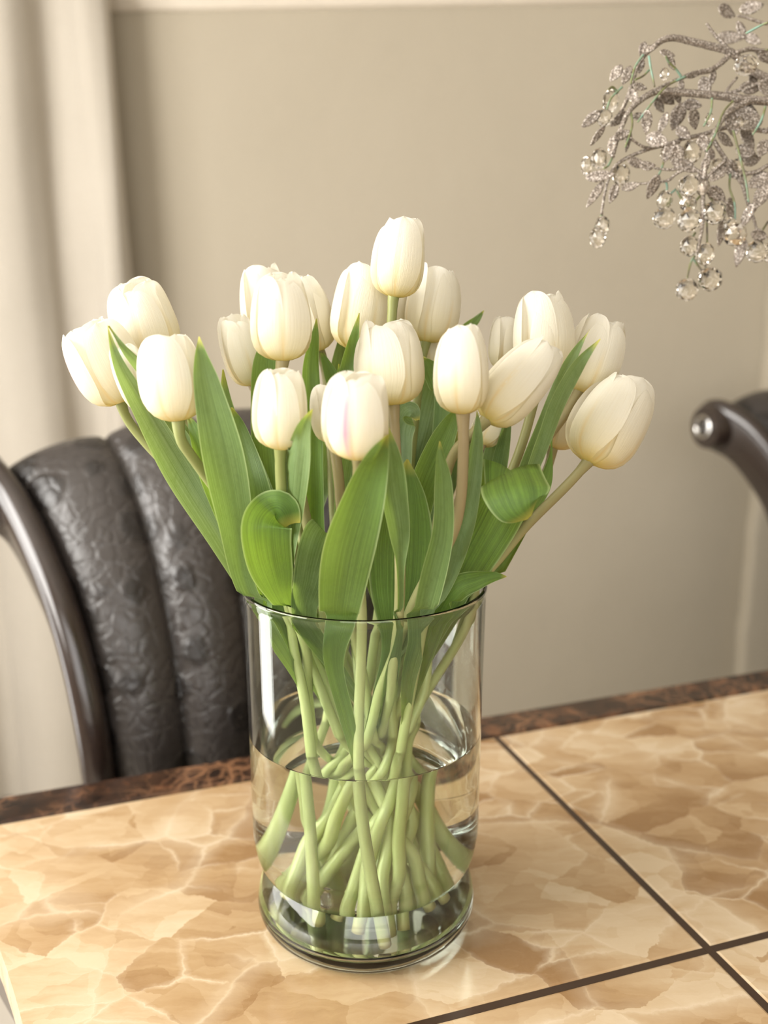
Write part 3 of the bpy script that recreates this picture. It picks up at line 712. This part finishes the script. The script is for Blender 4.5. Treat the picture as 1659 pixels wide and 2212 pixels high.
for ti, (bp_, tp, wpx, yb, yt, op, ways, label) in enumerate(TUL):
    rng = random.Random(300 + ti)
    b, ax, L, R = AX[ti]; path = [Vector(p) for p in PATH[ti]]; foot = path[0].copy()
    root = empty('tulip', foot); tag(root, label, 'tulip', 'white tulips in the glass vase')
    V, F, U = tube_data(path, list(RADS[ti]), 10); mesh('stem', V, F, M['stem'], root, True, U, foot)
    V2, F2, _ = tube_data(path, [r + .0011 for r in RADS[ti]], 8); SOLID.append((BVHTree.FromPolygons(V2, F2), ti, False, 0.0))
    zax = ax; xax = Vector((1, 0, 0)); xax = (xax - zax * xax.dot(zax)).normalized(); yax = zax.cross(xax)
    basis = Matrix((xax, yax, zax)).transposed()
    a0 = rng.uniform(0, 2 * math.pi)
    if ti == 13: a0 = math.radians(-104)
    if ti == 0: a0 = math.radians(-150) - 2 * math.pi / 3
    pet = []
    for k in range(3): pet.append(petal(L, R, a0 + math.pi / 3 + k * 2 * math.pi / 3, False, op * .6, rng, b, M['petal'], root, basis))
    for k in range(3):
        pk = (ti == 13 and k == 0) or (ti == 0 and k == 1)
        pet.append(petal(L, R, a0 + k * 2 * math.pi / 3, True, op, rng, b, M['petal_pink'] if pk else M['petal'], root, basis))
    V2, F2 = [], []
    for o in pet:
        n0 = len(V2); V2 += [b + ax * L * .45 + (v.co + foot - b - ax * L * .45) * 1.06 for v in o.data.vertices]; F2 += [tuple(i + n0 for i in p.vertices) for p in o.data.polygons]
    SOLID.append((BVHTree.FromPolygons(V2, F2), ti, True, float(YS[ti])))
    tulips.append((root, path, []))

# ------------------------------------------------------------------ leaves: (px, py, Y, width px) from the vase mouth to the tip, roll, cup
LEAVES = [
 ([(560, 1300, -.03, 46), (470, 1150, -.035, 60), (385, 1010, -.04, 72), (310, 880, -.066, 52), (260, 790, -.082, 26), (232, 702, -.082, 3)], .1, .5),
 ([(395, 960, -.005, 50), (352, 870, -.03, 30), (308, 800, -.07, 22), (266, 748, -.082, 16), (234, 704, -.082, 3)], .5, .3),
 ([(528, 1260, -.06, 46), (508, 1120, -.08, 78), (482, 980, -.095, 94), (452, 850, -.10, 66), (437, 780, -.10, 36), (430, 727, -.10, 3)], -.1, .35),
 ([(530, 1220, -.05, 34), (488, 1120, -.062, 42), (450, 1020, -.066, 44), (424, 940, -.066, 30), (405, 895, -.06, 6)], .2, .5),
 ([(545, 1240, 0, 50), (480, 1120, 0, 62), (430, 1010, 0, 60), (385, 920, 0, 30), (365, 880, 0, 3)], 0, .3),
 ([(600, 1230, .0, 60), (560, 1100, .0, 85), (520, 980, .0, 72), (492, 890, .0, 34), (482, 798, .0, 3)], .1, .3),
 ([(592, 1270, -.035, 60), (562, 1130, -.045, 76), (545, 1030, -.045, 60), (518, 930, -.03, 35), (500, 880, -.03, 4)], -.3, .4),
 ([(610, 1230, .01, 50), (592, 1100, 0, 60), (578, 980, 0, 70), (573, 860, 0, 66), (574, 780, 0, 54), (580, 715, 0, 8)], .1, .3),
 ([(686, 1180, -.01, 40), (680, 1050, -.03, 46), (678, 920, -.05, 44), (672, 800, -.05, 38), (680, 730, -.05, 20), (684, 688, -.05, 2)], .2, .6),
 ([(626, 1300, -.052, 22), (621, 1210, -.083, 30), (632, 1100, -.102, 52), (642, 1000, -.122, 58), (654, 930, -.133, 38), (674, 884, -.137, 3)], .15, .7),
 ([(620, 1315, -.072, 36), (588, 1235, -.085, 92), (575, 1165, -.10, 112), (578, 1125, -.098, 110), (600, 1108, -.07, 100), (620, 1140, -.05, 60)], .05, .3),
 ([(660, 1340, -.05, 50), (672, 1250, -.062, 78), (690, 1180, -.07, 92), (704, 1148, -.055, 80), (700, 1170, -.03, 30)], .1, .2),
 ([(722, 1430, -.068, 44), (733, 1310, -.092, 92), (752, 1190, -.115, 118), (784, 1080, -.127, 96), (815, 990, -.133, 54), (838, 938, -.135, 3)], .05, .35),
 ([(863, 1360, -.066, 16), (865, 1230, -.096, 18), (862, 1150, -.105, 48), (850, 1070, -.110, 62), (842, 990, -.114, 48), (838, 918, -.115, 3)], -.1, .7),
 ([(852, 1390, -.040, 56), (862, 1270, -.052, 130), (868, 1160, -.064, 142), (875, 1070, -.070, 96), (880, 992, -.070, 4)], 0, .35),
 ([(905, 1370, -.076, 46), (935, 1250, -.093, 58), (957, 1150, -.10, 50), (958, 1050, -.106, 42), (952, 990, -.109, 22), (950, 953, -.11, 2)], -.2, .6),
 ([(968, 1260, -.07, 26), (1000, 1150, -.076, 48), (1018, 1050, -.082, 46), (1030, 960, -.086, 30), (1032, 915, -.089, 14), (1030, 888, -.09, 2)], .2, .7),
 ([(955, 1330, -.030, 52), (1010, 1220, -.036, 100), (1062, 1125, -.055, 122), (1092, 1060, -.072, 124), (1100, 1020, -.085, 128), (1114, 1055, -.110, 150), (1128, 1096, -.116, 116), (1142, 1118, -.110, 24)], .35, .25),
 ([(945, 1335, -.045, 46), (985, 1274, -.060, 56), (1028, 1254, -.062, 46), (1066, 1245, -.062, 22), (1094, 1246, -.062, 3)], -.1, .5),
 ([(890, 1150, -.02, 55), (915, 1050, -.04, 66), (950, 965, -.05, 60), (975, 910, -.055, 36), (985, 885, -.057, 4)], 0, .4),
 ([(880, 1100, .02, 60), (905, 1000, .03, 76), (930, 900, .04, 80), (945, 820, .04, 54), (948, 765, .04, 8)], 0, .3),
 ([(960, 880, .025, 40), (945, 825, .02, 44), (930, 790, .015, 34), (914, 772, .012, 3)], .5, .3),
 ([(1110, 1080, -.02, 28), (1160, 960, -.035, 32), (1200, 850, -.05, 28), (1240, 770, -.055, 20), (1274, 712, -.055, 2)], .2, .6),
 ([(1128, 1060, -.03, 26), (1172, 960, -.045, 32), (1206, 870, -.06, 36), (1250, 790, -.07, 28), (1297, 732, -.075, 3)], -.1, .5),
 ([(1150, 1100, -.01, 34), (1180, 1040, -.01, 26), (1192, 970, -.015, 8), (1183, 920, -.02, 18), (1187, 890, -.02, 3)], .6, .4),
 ([(960, 800, .07, 40), (1000, 722, .07, 30), (1030, 690, .07, 16), (1045, 671, .07, 2)], .2, .4),
 ([(1060, 1080, 0, 36), (1082, 990, 0, 36), (1095, 920, 0, 20), (1098, 880, 0, 3)], 0, .5),
 ([(1035, 1150, .005, 60), (1060, 1050, .01, 62), (1075, 960, .012, 50), (1090, 880, .015, 12)], .2, .3),
 ([(740, 960, 0, 50), (750, 840, 0, 46), (760, 760, 0, 32), (776, 676, 0, 2)], .1, .5),
 ([(728, 920, .04, 44), (730, 810, .04, 40), (738, 740, .04, 20), (740, 700, .04, 3)], 0, .4),
 ([(742, 890, .03, 44), (716, 812, .03, 32), (690, 753, .03, 3)], .1, .4),
 ([(865, 1010, .01, 50), (870, 930, .01, 56), (885, 893, .0, 50), (902, 908, -.01, 8)], .3, .3),
 ([(748, 1160, -.05, 50), (756, 1050, -.06, 66), (770, 960, -.06, 50), (790, 890, -.05, 6)], -.1, .4),
 ([(738, 900, .0, 26), (733, 830, .0, 18), (732, 786, .0, 2)], 0, .5),
 ([(800, 1150, .02, 90), (800, 1000, .03, 80), (812, 880, .03, 20)], .1, .3),
 ([(655, 1150, .03, 60), (695, 1010, .03, 54), (706, 930, .04, 4)], 0, .4),
 ([(905, 1160, .03, 84), (872, 980, .04, 62), (850, 880, .04, 6)], 0, .4),
 ([(1012, 1180, .02, 80), (992, 1040, .03, 72), (986, 930, .03, 8)], .1, .3),
 ([(1010, 1270, 0, 46), (1080, 1180, 0, 54), (1135, 1120, 0, 36), (1172, 1088, 0, 3)], .2, .4),
 ([(738, 1110, .050, 40), (722, 960, .072, 50), (712, 860, .078, 6)], .1, .3),
 ([(780, 1120, .055, 90), (770, 950, .06, 80), (760, 860, .06, 10)], .2, .3),
 ([(850, 1100, .06, 80), (890, 960, .06, 70), (905, 860, .06, 8)], .1, .3),
 ([(960, 1130, .04, 80), (1010, 1000, .05, 70), (1030, 930, .05, 8)], .1, .3),
 ([(648, 1180, .030, 40), (638, 1110, .045, 60), (630, 1010, .055, 50), (640, 940, .055, 4)], .1, .4),
]
def leaf(pts, roll, cup, li):
    P = [at(x, y, Y) for x, y, Y, w_ in pts]; Wd = [w_ * mpp(p) for p, (x, y, Y, w_) in zip(P, pts)]
    # the tulip this leaf grows on: nearest stem at the leaf's foot
    p0 = P[0]; zt = max(T + .10, min(T + .20, p0.z - .09)); best = None
    for tn, (root, path, lv) in enumerate(tulips):
        q = min(path, key=lambda s: abs(s.z - zt)); m = min(path, key=lambda s: abs(s.z - p0.z))
        d = (m - p0).length + .5 * (q - p0).length + .02 * len(lv) + (.3 if len(lv) >= 3 else 0)
        if best is None or d < best[0]: best = (d, root, q, lv, tn)
    _, root, q, lv, tn = best; lv.append(1)
    path = tulips[tn][1]; q = min(path, key=lambda s: abs(s.z - zt - .012 * (len(lv) - 2))); qi = path.index(q); q2 = path[min(qi + 6, len(path) - 1)]
    P = [q, q2, q2.lerp(clampR(p0, .008), .5)] + P; Wd = [.0035, .0060, max(.010, Wd[0] * .6)] + Wd          # the base clasps its own stem
    n = 72; C = catmull(P, n); Wc = catmull([(a, 0, 0) for a in Wd], n)
    nu = 11; V, F, UVs = [], [], []; rng = random.Random(li)
    ph = rng.uniform(0, 6)
    for j in range(n):
        tg = (C[min(j + 1, n - 1)] - C[max(j - 1, 0)]).normalized(); vd = (CAM - C[j]).normalized()
        side = tg.cross(vd)
        if side.length < .15: side = prev.copy()
        side.normalize()
        if j and side.dot(prev) < 0: side = -side
        prev = side.copy()
        rl = roll + .25 * math.sin(j / n * 3 + ph); nrm = side.cross(tg).normalized()
        s2 = side * math.cos(rl) + nrm * math.sin(rl); n2 = nrm * math.cos(rl) - side * math.sin(rl)
        hw = max(Wc[j].x, .0006) / 2 / max(.8, math.cos(rl))
        for i in range(nu):
            u = -1 + 2 * i / (nu - 1)
            d = cup * hw * (abs(u) ** 1.6) * .8 + .0012 * math.sin(j * .28 + ph + 2 * u) * abs(u)
            p = C[j] + s2 * (u * hw * (1 - .12 * cup * u * u)) + n2 * (d - cup * hw * .3)
            V.append(clampR(p, .0030)); UVs.append(((u + 1) / 2, j / (n - 1)))
    for j in range(n - 1):
        for i in range(nu - 1): F.append((j * nu + i, j * nu + i + 1, (j + 1) * nu + i + 1, (j + 1) * nu + i))
    return dict(V=np.array(V), F=F, UV=UVs, root=root, ti=tn, n=n, nu=nu)
LV = [leaf(pts, roll, cup, li) for li, (pts, roll, cup) in enumerate(LEAVES)]
# blades lie in front of or behind what they cross: each vertex slides along its sight line until the blade clears stems, flowers and other blades
CN = np.array(CAM)
for l in LV:
    d = l['V'] - CN; l['s'] = np.sqrt((d ** 2).sum(1)); l['d'] = d / l['s'][:, None]; l['s0'] = l['s'].copy()
def span(bvh, dr):
    h = bvh.ray_cast(CAM, dr, 3.0)
    if h[0] is None: return None
    g = bvh.ray_cast(CAM + dr * 3.0, -dr, 3.0)
    return h[3], 3.0 - (g[3] if g[0] is not None else 3.0 - h[3])
def blur(A, n, nu, k):
    A = A.reshape(n, nu)
    for _ in range(k):
        P = np.pad(A, 1, mode='edge'); A = .4 * A + .15 * (P[:-2, 1:-1] + P[2:, 1:-1] + P[1:-1, :-2] + P[1:-1, 2:])
    return A.reshape(-1)
def runs(rows):
    rows = sorted(rows); out = []
    for r in rows:
        if out and r - out[-1][-1] <= 2: out[-1].append(r)
        else: out.append([r])
    return out
boxes = lambda d: (d[:, [0, 2]].min(0), d[:, [0, 2]].max(0))
hits_cache = {}
ORDER = {}                                              # which of two blades lies in front, decided once
MBV = [None] * len(LV)
def mbv(k):
    if MBV[k] is None: m = LV[k]; MBV[k] = BVHTree.FromPolygons((CN + m['d'] * m['s'][:, None]).tolist(), m['F'])
    return MBV[k]
for it in range(17):
    for li, l in enumerate(LV):
        n, nu = l['n'], l['nu']; push = np.zeros(n * nu)
        dirs = [Vector(x) for x in l['d']]
        for si, (bvh, ti, ishead, sl) in enumerate(SOLID):
            key = (li, si)
            if key not in hits_cache or it in (1, 4, 8, 12, 15):
                hits_cache[key] = [(v, sp) for v, sp in ((v, span(bvh, dirs[v])) for v in range(n * nu)) if sp] if (it < 1 or hits_cache[key]) else []
            H = hits_cache[key]
            if not H: continue
            if ti == l['ti'] and not ishead: H = [x for x in H if x[0] // nu > n * .30]
            if not H: continue
            byrow = {}
            for v, sp in H: byrow.setdefault(v // nu, []).append((v, sp))
            for run in runs(byrow):
                vs = [x for r in run for x in byrow[r]]
                if ishead: sg = sum(l['s0'][v] - ((sp[0] + sp[1]) / 2 - sl) for v, sp in vs)
                else: sg = sum(min(max(l['s0' if it < 5 else 's'][v] - (sp[0] + sp[1]) / 2, -.02), .02) for v, sp in vs)
                for v, sp in vs:
                    if sg < 0: q = sp[0] - .0006 - l['s'][v]; push[v] = min(push[v], q) if q < 0 else push[v]
                    else: q = sp[1] + .0006 - l['s'][v]; push[v] = max(push[v], q) if q > 0 else push[v]
        if it > 0:
            for lj, m in enumerate(LV):
                if lj == li: continue
                (a0_, a1_), (b0_, b1_) = boxes(l['d']), boxes(m['d'])
                if (a0_ > b1_).any() or (b0_ > a1_).any(): continue
                mb = mbv(lj)
                H = []
                for v in range(n * nu):
                    h = mb.ray_cast(CAM, dirs[v], 3.0)
                    if h[0] is not None: H.append((v, h[3], h[2]))
                if l['ti'] == m['ti']: H = [x for x in H if x[0] // nu > n * .25]
                if not H: continue
                pk = (min(li, lj), max(li, lj))
                if pk not in ORDER:
                    sg = sum(min(max(l['s'][v] - sb, -.02), .02) for v, sb, _ in H); ORDER[pk] = li if sg < 0 else lj
                for v, sb, _ in H:
                    g = l['s'][v] - sb
                    if abs(g) > .035: continue
                    if ORDER[pk] == li and g > -.0016: push[v] = min(push[v], (-.0016 - g) * .6)
                    elif ORDER[pk] != li and g < .0016: push[v] = max(push[v], (.0016 - g) * .6)
        push = np.clip(push, -.05, .05)
        D = l['s'] - l['s0'] + push
        sm = blur(D, n, nu, 4 if it < 9 else 1) if it < 14 else D
        D = np.where(np.abs(push) > 0, np.where(np.abs(sm) > np.abs(D), sm, D), sm)
        root_w = np.clip((np.arange(n * nu) // nu) / (n * .10), 0, 1)
        l['s'] = l['s0'] + D * root_w
        MBV[li] = None
        P = CN + l['d'] * l['s'][:, None]
        bad = P[:, 2] < T + ZR + .06
        for v in np.nonzero(bad)[0]:
            q = clampR(Vector(P[v]), .0030)
            if abs(q.x - P[v, 0]) + abs(q.y - P[v, 1]) > 1e-6:
                dd = np.array(q) - CN; l['s'][v] = np.sqrt((dd ** 2).sum()); l['d'][v] = dd / l['s'][v]
for l in LV:
    P = CN + l['d'] * l['s'][:, None]
    mesh('leaf', [Vector(p) for p in P], l['F'], M['leaf'], l['root'], True, l['UV'], l['root'].location)

# ------------------------------------------------------------------ chandelier of glitter leaves and crystal drops
def cp(x, y, Y=.13): return at(1220 + x * .303, y * .303, Y)
HUB = at(1990, 190, .20)
ch = empty('chandelier', (HUB.x, HUB.y, ZC)); tag(ch, 'chandelier of glitter-coated leafy branches hung with clear crystal drops', 'chandelier')
CO = ch.location.copy()
lathe('ceiling_rose', [(0, 0), (.06, 0), (.06, -.012), (.02, -.03), (0, -.03)], M['metal'], ch, 24)
tube('rod', [Vector((HUB.x, HUB.y, ZC - .02)), Vector((HUB.x, HUB.y, HUB.z))], .006, M['metal'], ch, 10, CO)
h_ = lathe('hub', [(0, .03), (.02, .028), (.028, .01), (.028, -.01), (.016, -.028), (0, -.032)], M['metal'], ch, 20); h_.location = HUB - CO
def br(pts, r0, r1, Y0=.13, Y1=None, mat='glitter', hub=False):
    Y1 = Y0 if Y1 is None else Y1
    P = [cp(x, y, Y0 + (Y1 - Y0) * i / max(1, len(pts) - 1)) for i, (x, y) in enumerate(pts)]
    if hub: P = [HUB] + P
    n = max(8, 5 * len(P)); Cc = catmull(P, n)
    tube('branch' if mat == 'glitter' else 'twig', Cc, [r0 + (r1 - r0) * i / (n - 1) for i in range(n)], M[mat], ch, 6, CO)
br([(1700, 735), (1449, 722), (1250, 705), (1100, 682), (900, 665), (700, 650), (620, 665), (540, 715), (460, 790), (420, 870), (370, 1000), (340, 1120)], .0035, .0018, .14, .12, hub=True)
br([(1700, 640), (1449, 560), (1300, 480), (1180, 370), (1000, 320), (880, 290), (780, 270), (700, 285), (640, 330), (570, 390), (510, 490), (480, 600), (430, 740), (380, 830)], .0035, .0015, .16, .13, hub=True)
br([(1180, 370), (1120, 300), (1070, 250), (1010, 165)], .0018, .0009, .155)
br([(1180, 390), (1060, 490), (940, 520), (860, 545), (750, 590), (640, 640)], .0025, .001, .15, .13)
br([(1320, 720), (1180, 790), (1080, 920), (1030, 1050), (1000, 1200), (985, 1400), (980, 1600), (960, 1720), (945, 1800)], .0024, .0012, .13, .11)
br([(1560, 900), (1400, 930), (1200, 900), (980, 960), (840, 990), (700, 1040), (570, 1050), (460, 980)], .0024, .001, .15, .12, hub=True)
br([(820, 1010), (680, 1040), (550, 1080), (400, 1150), (330, 1230), (285, 1380), (262, 1530)], .0016, .0011, .13, .12)
br([(1020, 1270), (900, 1195), (760, 1210), (640, 1200)], .0014, .0008, .12)
br([(900, 1190), (800, 1235), (740, 1285), (640, 1300), (520, 1312)], .0014, .0008, .12)
br([(1060, 1000), (1150, 1140), (1240, 1240), (1300, 1430), (1340, 1540), (1370, 1640)], .0018, .001, .13)
br([(1240, 1240), (1350, 1230), (1449, 1180), (1600, 1100)], .0016, .0016, .13)
br([(1150, 1140), (1010, 1280), (1100, 1400), (1200, 1480)], .0014, .0009, .12)
br([(1700, 420), (1449, 430), (1350, 350), (1220, 375)], .003, .0016, .17, .15, hub=True)
br([(1500, 180), (1400, 160), (1280, 120), (1230, 115)], .0014, .0009, .2)
br([(1449, 560), (1380, 600), (1250, 640), (1150, 660), (1230, 550)], .002, .001, .15)
for pts in ([(600, 400), (612, 480), (640, 620)], [(560, 390), (500, 480), (470, 600)], [(830, 545), (790, 490), (740, 440), (720, 400)], [(860, 545), (720, 620), (600, 760), (520, 870)],
            [(1050, 700), (1040, 800), (990, 900)], [(1200, 720), (1130, 800), (1070, 960), (1010, 1080)], [(1200, 930), (1240, 1080), (1290, 1290), (1310, 1440)], [(1430, 760), (1400, 860), (1340, 960)],
            [(470, 800), (480, 900), (430, 1050)], [(600, 500), (560, 540), (500, 570)], [(720, 1050), (700, 1170), (660, 1270)], [(1180, 1240), (1175, 1340), (1210, 1450), (1215, 1590)],
            [(945, 1800), (900, 1870), (872, 1985)], [(920, 1850), (975, 1925), (1010, 1930)], [(945, 1800), (985, 1860), (1010, 1920)], [(985, 1400), (1010, 1560), (1015, 1740)], [(980, 1380), (930, 1440), (900, 1500)],
            [(790, 1350), (740, 1400), (712, 1480)], [(800, 1360), (840, 1430), (890, 1490)], [(720, 1290), (730, 1340), (712, 1380)], [(985, 1300), (1030, 1400), (1062, 1440)], [(930, 1660), (910, 1690), (895, 1700)],
            [(1449, 1580), (1410, 1640), (1375, 1700)], [(340, 1120), (310, 1180), (280, 1200)], [(410, 620), (330, 700), (300, 780)], [(380, 660), (340, 620), (310, 640)], [(262, 1530), (240, 1590), (232, 1620)], [(1340, 350), (1449, 355)], [(1290, 240), (1400, 180), (1449, 160)]):
    br(pts, .0009, .0007, .125, .118, 'wire')
# leaf blades: centre x, y (in a 3.3x enlargement of that corner), length, direction, width, Y
lf = [(730, 385, 110, 10, 60, .13), (760, 450, 95, 60, 55, .13), (365, 525, 120, 125, 75, .13), (440, 540, 130, 115, 70, .14), (555, 350, 90, 110, 60, .14), (600, 350, 90, -10, 55, .13), (535, 620, 100, 10, 50, .12),
      (540, 470, 95, 100, 55, .14), (185, 850, 155, 140, 75, .12), (230, 970, 150, 125, 50, .12), (410, 960, 120, -20, 70, .12), (335, 1040, 130, 100, 60, .12), (255, 1255, 185, -5, 75, .115), (215, 1390, 220, 125, 60, .115),
      (345, 1380, 130, 110, 70, .115), (470, 1330, 120, -15, 65, .12), (515, 1165, 140, 10, 75, .12), (590, 1185, 110, -5, 75, .115), (625, 1330, 160, 110, 90, .12), (700, 880, 140, 110, 60, .13), (585, 870, 150, 85, 75, .12),
      (530, 830, 90, 0, 55, .13), (660, 1000, 150, 20, 105, .12), (800, 830, 170, 105, 110, .14), (910, 745, 120, 10, 80, .14), (915, 850, 130, 70, 110, .13), (730, 700, 130, 30, 80, .15), (800, 680, 110, 60, 80, .14), (670, 750, 110, 50, 80, .15),
      (1000, 620, 130, 70, 90, .15), (920, 530, 130, -15, 45, .14), (1150, 85, 140, 20, 90, .19), (1330, 55, 150, -10, 90, .2), (1180, 270, 190, 0, 90, .21), (1260, 220, 130, 60, 60, .17), (1340, 280, 120, 30, 70, .2), (1320, 630, 150, 0, 90, .15),
      (1340, 580, 110, 60, 90, .16), (1220, 690, 130, 20, 60, .15), (1290, 800, 190, 25, 130, .14), (1180, 870, 160, 80, 90, .13), (1330, 890, 150, 160, 80, .13), (1210, 920, 100, 90, 70, .13), (1140, 1000, 140, 30, 90, .13), (990, 1020, 110, 70, 80, .12),
      (1300, 990, 160, 60, 100, .15), (1410, 1060, 130, 120, 90, .13), (1290, 1080, 130, 20, 100, .14), (1320, 1140, 160, -10, 100, .14), (800, 1120, 160, 80, 100, .12), (740, 1080, 140, 110, 80, .12), (880, 1190, 130, 30, 80, .12), (1090, 1240, 160, 135, 90, .12),
      (1190, 1210, 140, 60, 90, .13), (1380, 1290, 160, 150, 110, .13), (1400, 1400, 190, 120, 100, .125), (1080, 1380, 150, 30, 90, .12), (1260, 1260, 110, 100, 70, .13), (1180, 1490, 150, 70, 90, .13), (1110, 1660, 190, 105, 80, .12), (1300, 1540, 170, 110, 70, .12),
      (1250, 1800, 190, 100, 80, .12), (1385, 1680, 120, 10, 90, .115), (1430, 640, 130, 40, 90, .14), (1430, 400, 120, 20, 80, .16), (1350, 1480, 90, 100, 50, .13), (1000, 1180, 130, 100, 60, .12), (975, 1290, 120, 80, 70, .12), (845, 950, 120, 40, 80, .13), (450, 1010, 130, 100, 45, .13),
      (490, 690, 110, 70, 70, .13), (380, 850, 150, 140, 70, .13), (1040, 1100, 90, 50, 60, .13), (1050, 560, 100, 100, 50, .16), (830, 610, 90, 80, 45, .15)]
for i, (x, y, ln, ang, wd, Y) in enumerate(lf):
    rng = random.Random(500 + i); c = cp(x, y, Y); s = mpp(c) * .303; ln *= s * 1.1; wd *= s * 1.02
    a = math.radians(ang); dr = Vector((math.cos(a), 0, -math.sin(a))) + Vector((0, rng.uniform(-.35, .35), 0)); dr.normalize()
    sd = dr.cross(Vector((0, -1, 0))).normalized(); nn = sd.cross(dr); tl = rng.uniform(-.5, .5); sd = sd * math.cos(tl) + nn * math.sin(tl); nn = sd.cross(dr)
    V, F = [], []; n = 9
    for j in range(n):
        v = j / (n - 1); hw = wd / 2 * (math.sin(math.pi * min(1, v * .97 + .015) ** .8)) ** .85
        for k in range(5):
            u = -1 + k / 2; V.append(c + dr * (ln * (v - .5)) + sd * (u * hw) + nn * (.22 * hw * abs(u) + ln * .22 * (v - .5) ** 2))
    for j in range(n - 1):
        for k in range(4): F.append((j * 5 + k, j * 5 + k + 1, (j + 1) * 5 + k + 1, (j + 1) * 5 + k))
    o = mesh('glitter_leaf', V, F, M['glitter'], ch, True, None, CO)
    sm = o.modifiers.new('thick', 'SOLIDIFY'); sm.thickness = .0005
# crystal drops: x, y, half width, half height
bd = [(710, 1555, 82, 78), (710, 1425, 58, 70), (890, 1572, 86, 84), (1065, 1515, 86, 86), (885, 1322, 76, 78), (905, 1080, 72, 85), (985, 1335, 50, 60), (880, 1450, 62, 58), (1210, 1672, 88, 84), (1370, 1792, 84, 80), (1470, 1800, 70, 74), (890, 1755, 70, 74), (1000, 1810, 68, 80),
      (870, 2065, 82, 80), (1035, 1990, 88, 86), (402, 1245, 64, 78), (245, 1130, 58, 72), (155, 1180, 42, 68), (268, 1610, 54, 72), (235, 1692, 60, 76), (328, 720, 60, 82), (285, 840, 58, 62), (710, 528, 32, 44), (1290, 465, 84, 72), (1030, 850, 30, 46), (720, 1090, 40, 50), (1090, 1185, 50, 54), (1240, 872, 42, 44), (1235, 1175, 44, 48), (1180, 1600, 50, 50), (1560, 1650, 80, 78), (1600, 1450, 76, 76)]
for i, (x, y, rw, rh) in enumerate(bd):
    Y = .116 if y > 1300 else .128
    c = cp(x, y, Y); s = mpp(c) * .303; rng = random.Random(900 + i)
    bm = bmesh.new(); bmesh.ops.create_icosphere(bm, subdivisions=2, radius=1)
    rot = Matrix.Rotation(rng.uniform(0, 6), 3, 'Z')
    for v in bm.verts: q = rot @ v.co; v.co = Vector((q.x * rw * s, q.y * rw * s, q.z * rh * s))
    o = bmobj('crystal_drop', bm, M['crystal'], ch); o.location = c - CO
